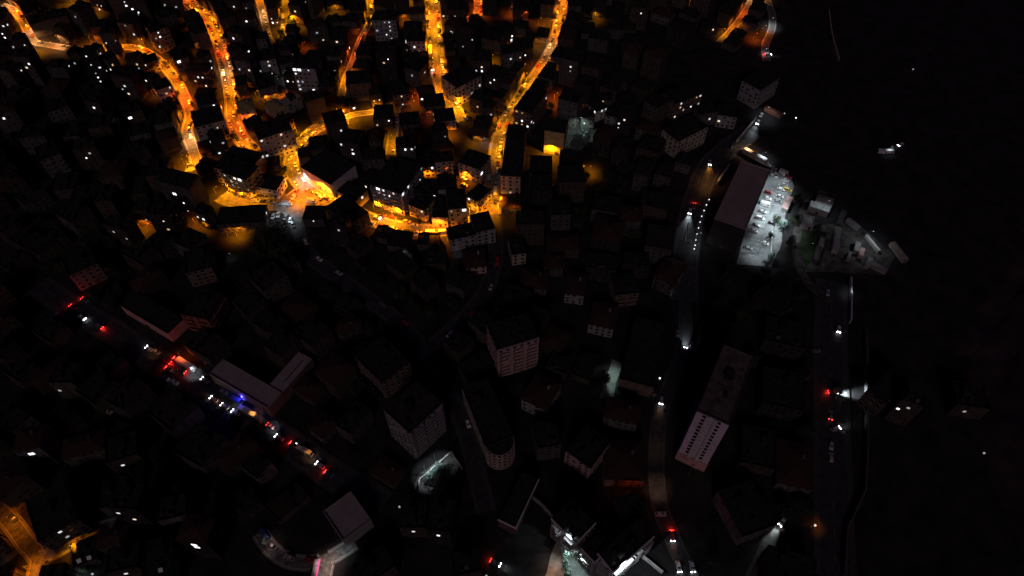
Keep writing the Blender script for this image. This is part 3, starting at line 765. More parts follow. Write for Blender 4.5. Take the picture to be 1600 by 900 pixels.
    if b.get('wing'):
        e0 = Vector((w_/2, -d_/2)); ww = 8.0; ln = 21.0
        q = MB(); q.box(w_/2-ww/2, d_/2+ln/2-.2, -.3, ww, ln, h+.28, bottom=False); wg = q.build('wing', wm, root)
        q = MB(); q.box(w_/2-ww/2, d_/2+ln/2-.2, h-.02, ww-.1, ln-.1, .12); q.build('roof', rm, wg)
        q = MB(); q.box(w_/2-ww/2+1, d_/2+ln/2+1, h+.1, .35, ln*.6, .2); q.build('roof_gutter', ROOFS['tar'], wg)
    if idx == 3:
        q = MB(); q.box(0, -d_/2-.9, 3.1, w_*.8, 1.8, .18); q.build('canopy', WALLS['grey'], root)
        q = MB()
        for t in range(5): q.box((t-2)*w_*.17, -d_/2-.08, .3, w_*.13, .14, 2.5)
        q.build('shop_window', M['glass'], root)
    return root
_balc = {}
def balc_mesh(L, wall):
    key = (round(L*2)/2, wall)
    if key not in _balc:
        L = key[0]; q = MB(); q.box(0, 0, -.1, L, 1.2, .18, m=0)
        q.box(0, -.56, .08, L, .08, .8, m=0); q.box(-L/2+.04, 0, .08, .08, 1.04, .8, m=0); q.box(L/2-.04, 0, .08, .08, 1.04, .8, m=0)
        _balc[key] = q.mesh('balcony', [WALLS[wall]])
    return _balc[key]
BIG = {(206,184),(206,185),(275,95),(443,86),(270,302),(44,709),(721,329),(753,269),(628,309),(838,88),(800,63),(594,291),(312,857),(309,853),(306,851),(35,70),(371,275),(635,66),(464,110),(471,111)}
DIM = {(172,188),(181,67),(158,109),(525,43),(724,72),(344,227),(195,372),(183,366),(98,609),(692,212),(764,179),(505,243),(508,243),(14,68),(174,821),(107,835),(1508,641),(740,148),(644,227),(809,98)}
PINK = {(588,300),(589,305),(678,341),(688,341),(709,330)}
# labels from what is nearest
side_groups = {}
for i, b in enumerate(BL):
    if b['label']: continue
    d, k, j = near_road(b['c']); pts, nrm, s, wd = RP[k]; vert = ROADS[k][6]
    pc = proj((b['c'].x, b['c'].y, 0)); rp = proj((pts[j].x, pts[j].y, 0))
    if vert: sd_ = 'left' if pc[0] < rp[0] else 'right'; key = pc[1]
    else: sd_ = 'above' if pc[1] < rp[1] else 'below'; key = pc[0]
    side_groups.setdefault((k, sd_), []).append((key, i))
CN = {'grey': 'grey', 'beige': 'beige', 'brown': 'brown', 'pink': 'dull pink', 'dark': 'near-black', 'white': 'pale'}
CN.update({'a'+k: v for k, v in list(CN.items())})
for (k, sd_), L in side_groups.items():
    L.sort()
    for n, (_, i) in enumerate(L):
        b = BL[i]; nl = len(b['lit']); c = CN[b['wall']]
        typ = 'house' if b['h'] < 9 else 'block'
        lp = ('with %s lit window%s ' % (NUM[min(nl, 15)], '' if nl == 1 else 's')) if nl else ''
        if sd_ in ('left', 'right'): t = '%s down the %s of the %s' % (nth(n), sd_, ROADS[k][0].replace('the ', ''))
        else: t = '%s from the left %s the %s' % (nth(n), sd_, ROADS[k][0].replace('the ', ''))
        b['label'] = ('%s %s %s, ' % (c, typ, lp)).replace(' ,', ',') + t
for i, b in enumerate(BL):
    nm = 'apartment_block' if b['h'] >= 9 else 'house'
    if i == 30: nm = 'warehouse'
    if i == 3: nm = 'market_hall'
    if b['roof'] == 'metal' or 'shed' in (b['label'] or ''): nm = 'shed'
    r_ = make_building(b, nm, i)
    r_['label'] = b['label']; r_['category'] = {'apartment_block': 'apartment block', 'house': 'house', 'warehouse': 'warehouse', 'market_hall': 'market', 'shed': 'shed'}[nm]
    if i >= NM: r_['group'] = 'dark houses filling the blocks between the streets' if nm == 'house' else 'apartment blocks filling the land between the streets'
# ================================================================ STREET LAMPS
lampc = 0
_lm = {}
def lamp_parts(c, hgt):
    key = (c, hgt)
    if key not in _lm:
        p = MB(); p.cyl((0, 0, 0), (0, 0, hgt), .11, .07, 6); p.cyl((0, 0, 0), (0, 0, .5), .2, .2, 6); p.cyl((0, 0, hgt), (1.5, 0, hgt+.35), .05, .05, 5)
        hd = MB(); hd.box(1.75, 0, hgt+.3, .9, .34, .16, taper=.7)
        gl = MB(); gl.box(1.75, 0, hgt+.22, .6, .24, .07)
        _lm[key] = (p.mesh('pole', M['metal']), hd.mesh('lamp_head', M['metal']), gl.mesh('lamp_glass', LM[c]))
    return _lm[key]
_ld = {}
def lamp(x, y, ang, c='o', power=9000, hgt=8.0, label='street lamp', spot=155, group=None, name='street_lamp'):
    r_ = empty(name, (x, y, 0), ang, label, 'street lamp', group)
    a, b_, c_ = lamp_parts(c, hgt)
    link('pole', a, r_); hd = link('lamp_head', b_, r_); link('lamp_glass', c_, hd)
    key = (c, power, spot)
    if key not in _ld:
        ld = bpy.data.lights.new('lamp_light', 'SPOT'); ld.energy = power; ld.color = LC[c]; ld.spot_size = math.radians(spot); ld.spot_blend = .6; ld.shadow_soft_size = .18
        _ld[key] = ld
    lo = bpy.data.objects.new('lamp_light', _ld[key]); col.objects.link(lo); lo.parent = hd; lo.location = (1.75, 0, hgt+.12)
    return r_
LCN = {'o': 'orange', 'y': 'yellow', 'r': 'reddish', 'w': 'white', 'g': 'greenish', 'p': 'pinkish', 'd': 'dim amber', 'a': 'amber'}
PS = {'o': 2.5, 'y': 2.0, 'r': 2.3, 'a': 1.6}
def lamps_on(k, c, step, power, s0=0, s1=1e9, first=0, cs=None):
    pts, nrm, s, wd = RP[k]; nxt = first; n = 0; sg = 1
    for j in range(len(pts)):
        if s[j] >= nxt and s0 <= s[j] <= s1:
            p = pts[j]+nrm[j]*sg*(wd/2+.6)
            c2 = cs(s[j]/s[-1]) if cs else c
            c2 = R.choice('oooooar') if c2 == 'o' else R.choice('yyyyo') if c2 == 'y' else c2
            ang = math.atan2(-nrm[j].y*sg, -nrm[j].x*sg)
            if not any(_in(p, b) for b in BL):
                lamp(p.x, p.y, ang, c2, power*PS.get(c2, 1)*R.uniform(.6, 1.25), spot=150, label='%s street lamp, %s along the %s' % (LCN[c2], nth(n), ROADS[k][0]), group='street lamps along the %s' % ROADS[k][0])
            n += 1; sg = -sg; nxt = s[j]+step*R.uniform(.75, 1.1)
def _in(p, b):
    q = p-b['c']; u = Vector((math.cos(b['a']), math.sin(b['a']))); v = Vector((-u.y, u.x))
    return abs(q.dot(u)) < b['w']/2+.1 and abs(q.dot(v)) < b['d']/2+.1
lamps_on('farleft', 'o', 20, 9500, first=3)
lamps_on('leftcurve', 'o', 19, 9000, first=2, cs=lambda t: 'o' if t < .45 else 'y' if t < .6 else 'o')
lamps_on('long', 'o', 22, 9000, first=6, cs=lambda t: 'r' if t < .08 or .42 < t < .52 else 'o')
lamps_on('short', 'o', 22, 6000, s1=40, first=4)
lamps_on('fork', 'y', 24, 8000, s1=60, first=6)
lamps_on('lane', 'y', 26, 5000, first=6, cs=lambda t: 'y' if t < .3 else 'r' if t < .7 else 'y')
lamps_on('wide', 'y', 24, 12000, first=4, cs=lambda t: 'o' if .6 < t < .9 else 'y')
lamps_on('slant', 'o', 23, 8000, first=6, cs=lambda t: 'o' if t < .45 else 'y')
lamps_on('ring', 'y', 22, 10000, first=4)
lamps_on('redlane', 'r', 20, 8000, first=3, cs=lambda t: 'r' if t < .5 else 'y')
lamps_on('upper', 'y', 26, 7000, first=4)
lamps_on('square', 'y', 24, 8000, first=26)
lamps_on('top', 'r', 24, 6000, first=4)
lamps_on('hill', 'o', 26, 6000, first=4)
lamps_on('botleft', 'o', 30, 1300, first=12)
lamps_on('botarm', 'y', 30, 1500, s1=60, first=16)
EX = [  # px, py, colour, power, height, spot, label
 (116, 4, 'y', 9000, 8, 150, 'yellow lamp above the small orange yard at top left'), (92, 25, 'o', 2500, 6, 150, 'orange lamp in the narrow yard near the top left corner'),
 (150, 23, 'y', 2500, 6, 140, 'lone yellow lamp lighting an oval of ground at top left'), (48, 50, 'w', 1500, 6, 100, 'white lamp at the bend of the far-left orange street'),
 (22, 82, 'o', 1500, 5, 130, 'orange lamp beside the small lit corner at far left'), (463, 36, 'y', 8000, 8, 150, 'yellow lamp among the trees of the forked street'),
 (526, 5, 'y', 4000, 6, 150, 'yellow lamp on the top edge left of the narrow lane'), (640, 4, 'y', 8000, 8, 150, 'yellow lamp in the top yard left of the wide street'),
 (478, 76, 'r', 1500, 5, 140, 'reddish lamp in the small yard below the forked street'), (800, 22, 'r', 3500, 6, 140, 'reddish lamp in the gap right of the far top street'),
 (822, 30, 'r', 1500, 6, 140, 'dim reddish lamp by the wall near the slanting street'), (770, 98, 'y', 3500, 6, 140, 'yellow lamp in the grassy gap between the two main streets'),
 (870, 160, 'r', 7000, 7, 150, 'reddish lamp in the cluttered yard right of the slanting street'), (925, 27, 'y', 2500, 5, 150, 'lone yellow lamp in the dark at the top centre'),
 (862, 236, 'y', 11000, 7, 160, 'yellow lamp at the foot of the glowing yellow wall'), (905, 212, 'g', 11000, 14, 110, 'greenish lamp above the large green tree'),
 (447, 112, 'g', 300, 7, 120, 'dim greenish lamp in the yard beside the tall grey block'), (548, 128, 'y', 5000, 7, 150, 'yellow lamp at the foot of the narrow winding lane'),
 (650, 160, 'r', 4500, 7, 150, 'reddish lamp in the brick court above the short red lane'), (668, 272, 'o', 2500, 6, 150, 'orange lamp in the amber court left of the balconied house'),
 (700, 276, 'r', 2500, 6, 150, 'reddish lamp in front of the balconied court house'), (732, 276, 'o', 4500, 6, 150, 'orange lamp beside the triangular lit wall'),
 (225, 357, 'o', 2500, 5, 150, 'orange lamp on the left of two corners at mid left'), (310, 350, 'o', 3000, 5, 150, 'orange lamp on the right of two corners at mid left'),
 (365, 352, 'o', 700, 5, 150, 'orange lamp among bushes below the market square'), (292, 256, 'y', 5000, 7, 150, 'yellow lamp in the small square under the curved left street'),
 (450, 338, 'w', 3200, 8, 150, 'white lamp on the market junction beside the vans'), (478, 284, 'w', 3800, 6, 130, 'bright white lamp against the pinkish junction wall'),
 (470, 300, 'r', 5000, 7, 150, 'reddish lamp in the middle of the junction'), (497, 302, 'o', 5000, 7, 150, 'orange lamp among the parked cars on the junction'),
 (540, 318, 'y', 7000, 6, 150, 'yellow lamp in front of the bright strip wall'), (696, 252, 'y', 900, 7, 150, 'yellow lamp behind the court'),
 (590, 330, 'y', 7000, 7, 150, 'yellow lamp against the ribbed corner block, left one'), (620, 340, 'y', 7000, 7, 150, 'yellow lamp against the ribbed corner block, right one'),
 (713, 390, 'w', 160, 4, 90, 'white lamp on the slope below the black-roofed block'), (645, 383, 'w', 250, 4, 100, 'white lamp on a small yard below the curved yellow street'),
 (757, 226, 'p', 1400, 5, 115, 'pinkish lamp over a white yard left of the slanting street'), (362, 404, 'w', 110, 4, 90, 'faint white lamp in the dark below the junction'),
 (1204, 42, 'w', 2200, 7, 120, 'white lamp on the hill bend at top right'), (1108, 285, 'a', 1500, 8, 140, 'dim amber lamp over the top of the highway'),
 (1168, 238, 'd', 3000, 6, 150, 'amber lamp behind the warehouse beside the trailers'), (1192, 250, 'w', 1500, 6, 130, 'white lamp over the white trailer'), (1196, 184, 'w', 1600, 8, 130, 'white lamp at the head of the white-lit ramp'),
 (1214, 300, 'w', 8000, 13, 112, 'white floodlight over the parking lot, topmost of four'), (1207, 335, 'w', 17000, 13, 118, 'white floodlight over the parking lot, second from the top'),
 (1214, 358, 'w', 13000, 13, 115, 'white floodlight over the parking lot, third from the top'), (1190, 396, 'w', 5000, 12, 112, 'white floodlight over the parking lot, lowest of four'),
 (1284, 338, 'w', 1300, 12, 135, 'dim white lamp between the metal sheds'), (1350, 385, 'w', 1900, 12, 140, 'dim white lamp among the containers'), (1260, 400, 'w', 500, 10, 150, 'faint white lamp beside the dirt track'),
 (1388, 240, 'w', 260, 5, 105, 'white lamp over the lone vehicle at far right'), (672, 742, 'w', 5500, 13, 70, 'white floodlight among trees, left of the pair in the walled yard'), (688, 729, 'w', 4500, 13, 66, 'white floodlight among trees, right of the pair in the walled yard'),
 (952, 592, 'g', 1600, 8, 110, 'greenish lamp in the narrow yard beside the dark hall'), (905, 885, 'g', 4200, 10, 155, 'pale green lamp in the yard at the bottom centre'), (885, 872, 'w', 900, 6, 150, 'white lamp among the trees at the bottom centre'),
 (884, 862, 'w', 2600, 18.4, 150, 'added tall white floodlight between the V-shaped parapets'), (862, 893, 'a', 900, 5, 140, 'amber lamp at the left of the bottom-centre yard'), (968, 906, 'w', 8000, 18.6, 150, 'added tall white floodlight in front of the white parapet'), (1026, 700, 'd', 160, 8, 110, 'dim amber lamp above the lower highway'),  # both tall masts are added to light the parapet caps
 (1028, 762, 'd', 900, 9, 84, 'amber lamp above the narrow lower highway'), (422, 850, 'p', 260, 6, 105, 'pinkish lamp at the left end of the bottom-centre lane'), (512, 888, 'p', 2200, 7, 115, 'pinkish lamp at the bottom-centre stub road'),
 (535, 866, 'w', 500, 6, 105, 'white lamp on the right arm of the bottom-centre lane'), (302, 584, 'w', 900, 5, 92, 'white lamp over the middle of the traffic jam'), (398, 650, 'a', 500, 5, 92, 'amber lamp over the queue beside the L-shaped roof'),
 (426, 668, 'w', 260, 4, 90, 'white lamp below the end of the L-shaped roof'), (484, 712, 'a', 260, 5, 85, 'amber lamp at the lower end of the traffic jam'), (240, 553, 'a', 160, 5, 85, 'amber lamp at the upper end of the traffic jam'),
 (290, 560, 'r', 700, 6, 140, 'red lamp behind the tail of the traffic jam'), (1082, 742, 'd', 50, 6, 150, 'reddish lamp at the foot of the pale tower'), (985, 778, 'r', 260, 9, 150, 'reddish lamp beside the wide brown roof'), (55, 892, 'o', 1200, 6, 120, 'orange lamp at the bottom-left fork'),
 (118, 842, 'y', 2600, 6, 120, 'bright yellow lamp on the bottom-left yellow branch'), (130, 886, 'g', 200, 4, 150, 'faint greenish lamp by the bottom edge at left'), (1274, 823, 'o', 120, 4, 120, 'small orange lamp alone at the bottom right'), (1325, 460, 'w', 120, 5, 120, 'faint white lamp beside the far-right wall'),
 (1195, 84, 'w', 250, 4, 120, 'small white lamp at the foot of the hill bend'), (1090, 380, 'w', 500, 8, 140, 'faint white lamp left of the warehouse front'), (800, 312, 'y', 800, 7, 150, 'yellow lamp at the foot of the long black-roofed block'),
]
AL = [(405, 152), (419, 160), (432, 148), (447, 156), (394, 172), (384, 162), (596, 24), (845, 38), (862, 42), (1078, 2), (497, 206), (303, 30), (310, 74), (322, 102), (178, 88), (146, 84), (62, 82), (84, 76), (38, 8),
      (244, 150), (716, 14), (745, 22), (632, 18), (1130, 55), (532, 168), (556, 186), (590, 172), (610, 258), (648, 168), (668, 172), (755, 96), (812, 70), (838, 72), (702, 212), (742, 215), (342, 302), (386, 304),
      (300, 262), (236, 362), (322, 358), (378, 350), (896, 168), (884, 152), (905, 262), (922, 270), (1180, 62), (1194, 50), (760, 332), (782, 318), (565, 322), (516, 305), (468, 318)]
AL.sort()
for n, (x, y) in enumerate(AL):
    c = 'oyrooy'[n % 6]
    EX.append((x, y, c, R.choice([900, 1600, 2600, 3800]), 5, 145, '%s alley lamp between dark houses, %s from the left' % (LCN[c], nth(n))))
for (x, y, c, pw, hh, sp, lb) in EX:
    p = P(x, y); q = p.xy.copy(); q.x -= 1.75
    for b in BL:
        if _in(q, b) or _in(q+Vector((1.75, 0)), b):
            e = (b['co'][0]+b['co'][1])/2; v = (b['co'][0]-b['co'][3]).normalized(); u = (b['co'][1]-b['co'][0])
            t = max(.05, min(.95, (q-b['co'][0]).dot(u)/u.length_squared)); q = b['co'][0]+u*t+v*2.2-Vector((1.75*(t > .5), 0))
            break
    lamp(q.x, q.y, 0, c, pw*(PS.get(c, 1) if c != 'a' else 1), hh, lb, sp)
# ================================================================ CARS
def car_meshes(kind):
    L, W_, H = {'car': (4.3, 1.8, 1.45), 'van': (5.6, 2.05, 2.5), 'bus': (11, 2.5, 3.1), 'minivan': (4.7, 1.85, 1.85)}[kind]
    bd = MB()
    def loft(sec, m=0):
        n = len(bd.v)
        for (x, y, z) in sec: bd.v.append((x, y, z))
    if kind in ('car', 'minivan'):
        prof = [(-L/2, .35), (-L/2, .8), (-L/2+.15, .92), (-L*.36, .98), (L*.2, .95), (L/2-.2, .78), (L/2, .6), (L/2, .35)]
        cab = [(-L*.44, .93), (-L*.33, H-.06), (-L*.28, H), (L*.02, H), (L*.08, H-.06), (L*.24, .93)] if kind == 'car' else [(-L*.485, .9), (-L*.46, H-.05), (-L*.42, H), (L*.08, H), (L*.14, H-.07), (L*.33, .9)]
    else:
        prof = [(-L/2, .4), (-L/2, H-.1), (-L/2+.12, H), (L*.36, H), (L*.42, H-.12), (L*.47, 1.25 if kind == 'van' else H-.6), (L/2, 1.1), (L/2, .4)]; cab = None
    def extr(pr, w0, w1, zsplit, m):
        n = len(bd.v); k = len(pr)
        for sy in (-1, 1):
            for (x, z) in pr:
                ww = w0 if z < zsplit else w1
                bd.v.append((x, sy*ww/2, z))
        for i in range(k):
            j = (i+1) % k; bd.f.append((n+j, n+i, n+k+i, n+k+j)); bd.m.append(m)
        bd.f.append(tuple(n+i for i in reversed(range(k)))); bd.m.append(m); bd.f.append(tuple(n+k+i for i in range(k))); bd.m.append(m)
    # orientation: profile in x-z goes clockwise; flip so normals face out
    extr(list(reversed(prof)), W_, W_*.94, .9, 0)
    if cab: extr(list(reversed(cab)), W_*.93, W_*.74, 1.0, 0)
    gl = MB()
    if cab:
        x0, z0 = cab[-1]; x1, z1 = cab[-2]
        gl.quad((x0-.02, -W_*.42, z0+.04), (x0-.02, W_*.42, z0+.04), (x1+.03, W_*.35, z1), (x1+.03, -W_*.35, z1))
        x0, z0 = cab[0]; x1, z1 = cab[1]
        gl.quad((x0-.02, W_*.42, z0+.05), (x0-.02, -W_*.42, z0+.05), (x1-.03, -W_*.35, z1), (x1-.03, W_*.35, z1))
        for sy in (-1, 1):
            a = [(cab[0][0]+.3, sy*(W_*.465+.015), 1.0), (cab[-1][0]-.35, sy*(W_*.465+.015), 1.0), (cab[-2][0]-.1, sy*(W_*.37+.035), H-.12), (cab[1][0]+.15, sy*(W_*.37+.035), H-.12)]
            gl.quad(*(a if sy < 0 else a[::-1]))
    else:
        gl.quad((L*.475, -W_*.42, 1.35), (L*.475, W_*.42, 1.35), (L*.425, W_*.4, H-.2), (L*.425, -W_*.4, H-.2))
        for sy in (-1, 1):
            xa, xb = (L*.2, L*.4) if kind == 'van' else (-L*.46, L*.4)
            a = [(xa, sy*(W_/2+.012), 1.3), (xb, sy*(W_/2+.012), 1.3), (xb, sy*(W_*.47+.012), H-.5), (xa, sy*(W_*.47+.012), H-.5)]
            gl.quad(*(a if sy < 0 else a[::-1]))
    wh = MB(); wh.cyl((0, -.11, 0), (0, .11, 0), .33, .33, 10); wh.cyl((0, -.125, 0), (0, .125, 0), .16, .16, 6)
    hl = MB(); hl.box(-.05, 0, 0, .32, .42, .24); tl = MB(); tl.box(.05, 0, 0, .28, .42, .26)
    return dict(L=L, W=W_, H=H, body=bd, glass=gl, wheel=wh, hl=hl, tl=tl)
CMK = {k: car_meshes(k) for k in ('car', 'van', 'bus', 'minivan')}
_cm = {}
def cmesh(kind, part, m):
    key = (kind, part, m.name)
    if key not in _cm:
        _cm[key] = CMK[kind][part].mesh({'body': 'body', 'glass': 'window_glass', 'wheel': 'wheel', 'hl': 'headlight', 'tl': 'tail_light'}[part], m)
    return _cm[key]
_beam = {}
CARPOS = []
def car(p, ang, colour, label, kind='car', head=False, tail=False, beam=0, bc='w', group=None, z=.0, full=True):
    CARPOS.append((p[0], p[1]))
    nm = {'car': 'parked_car', 'van': 'van', 'bus': 'bus', 'minivan': 'minivan'}[kind]
    if head or tail: nm = {'car': 'car', 'van': 'van', 'bus': 'bus', 'minivan': 'minivan'}[kind]
    r_ = empty(nm, (p[0], p[1], z), ang, label, {'car': 'car', 'van': 'van', 'bus': 'bus', 'minivan': 'minivan'}[kind], group)
    c = CMK[kind]; link('body', cmesh(kind, 'body', CARS[colour]), r_); link('window_glass', cmesh(kind, 'glass', M['glass']), r_)
    for sx in (-.31, .31):
        for sy in (-1, 1): link('wheel', cmesh(kind, 'wheel', M['tyre']), r_, loc=(c['L']*sx, sy*(c['W']/2-.08), .33))
    if full:
        for sy in (-1, 1):
            h_ = link('headlight', cmesh(kind, 'hl', M['head_on'] if head else M['head_off']), r_, loc=(c['L']/2, sy*c['W']*.36, .55))
            link('tail_light', cmesh(kind, 'tl', M['tail_on'] if tail else M['tail_off']), r_, loc=(-c['L']/2, sy*c['W']*.37, .6))
    if beam:
        key = (beam, bc)
        if key not in _beam:
            ld = bpy.data.lights.new('headlight_beam', 'SPOT'); ld.energy = beam*4; ld.color = LC[bc]; ld.spot_size = math.radians(48); ld.spot_blend = .8; ld.shadow_soft_size = .12; _beam[key] = ld
        for sy in (-1, 1):
            lo = bpy.data.objects.new('headlight_beam', _beam[key]); col.objects.link(lo); lo.parent = r_
            lo.location = (c['L']/2+.12, sy*c['W']*.36, .75); lo.rotation_euler = (0, math.radians(-(90-8)), 0)
    if tail and beam >= 0:
        if 'tg' not in _beam:
            ld = bpy.data.lights.new('tail_glow', 'POINT'); ld.energy = 260; ld.color = (1, .03, .02); ld.shadow_soft_size = .15; _beam['tg'] = ld
        lo = bpy.data.objects.new('tail_glow', _beam['tg']); col.objects.link(lo); lo.parent = r_; lo.location = (-c['L']/2-.35, 0, .8)
    return r_
def pxang(x, y, dx, dy):
    a, b = P(x, y).xy, P(x+dx*.05, y+dy*.05).xy; d = b-a; return math.atan2(d.y, d.x)
cc = ['white', 'silver', 'grey', 'black', 'white', 'silver', 'red', 'blue', 'beige', 'white']
def parked(k, s0, s1, step, side, prob=.8):
    pts, nrm, s, wd = RP[k]; L = []; nxt = s0
    for j in range(len(pts)):
        if s[j] < nxt or s[j] > s1: continue
        nxt = s[j]+step+R.uniform(0, 1.2)
        if R.random() > prob: continue
        p = pts[j]+nrm[j]*side*(wd/2-1.05)
        if near_other(p, k, 1.0): continue
        if any((Vector(q)-p).length < 4.6 for q in CARPOS): continue
        if any(_in(p, b) for b in BL): continue
        t = Vector((nrm[j].y, -nrm[j].x)); ang = math.atan2(t.y, t.x)+(math.pi if R.random() < .4 else 0)+R.uniform(-.04, .04)
        sp = proj((p.x, p.y, 0)); c0 = proj((pts[j].x, pts[j].y, 0))
        L.append((p, ang, sp, c0))
        CARPOS.append((p.x, p.y))
    vert = ROADS[k][6]
    L.sort(key=lambda q: q[2][1] if vert else q[2][0])
    for n, (p, ang, sp, c0) in enumerate(L):
        sdn = ('left' if sp[0] < c0[0] else 'right') if vert else ('upper side' if sp[1] < c0[1] else 'lower side')
        colr = R.choice(cc); kd = 'van' if R.random() < .07 else 'minivan' if R.random() < .12 else 'car'
        # side is taken from the whole row so that the counting stays right
        if vert:
            lab = '%s %s parked %s down the %s of the %s' % (colr, kd, nth(n), rowside(k, side), ROADS[k][0])
        else:
            lab = '%s %s, %s from the left on the %s of the %s' % (colr, kd, nth(n), rowside(k, side), ROADS[k][0])
        if s0 > 1: lab = lab.replace('parked', 'standing')
        car((p.x, p.y), ang, colr, lab, kd, group='cars parked along the %s' % ROADS[k][0], full=False)
def rowside(k, side):
    pts, nrm, s, wd = RP[k]; j = len(pts)//2; p = pts[j]+nrm[j]*side*3
    a = proj((p.x, p.y, 0)); b = proj((pts[j].x, pts[j].y, 0))
    if ROADS[k][6]: return 'left' if a[0] < b[0] else 'right'
    return 'upper side' if a[1] < b[1] else 'lower side'
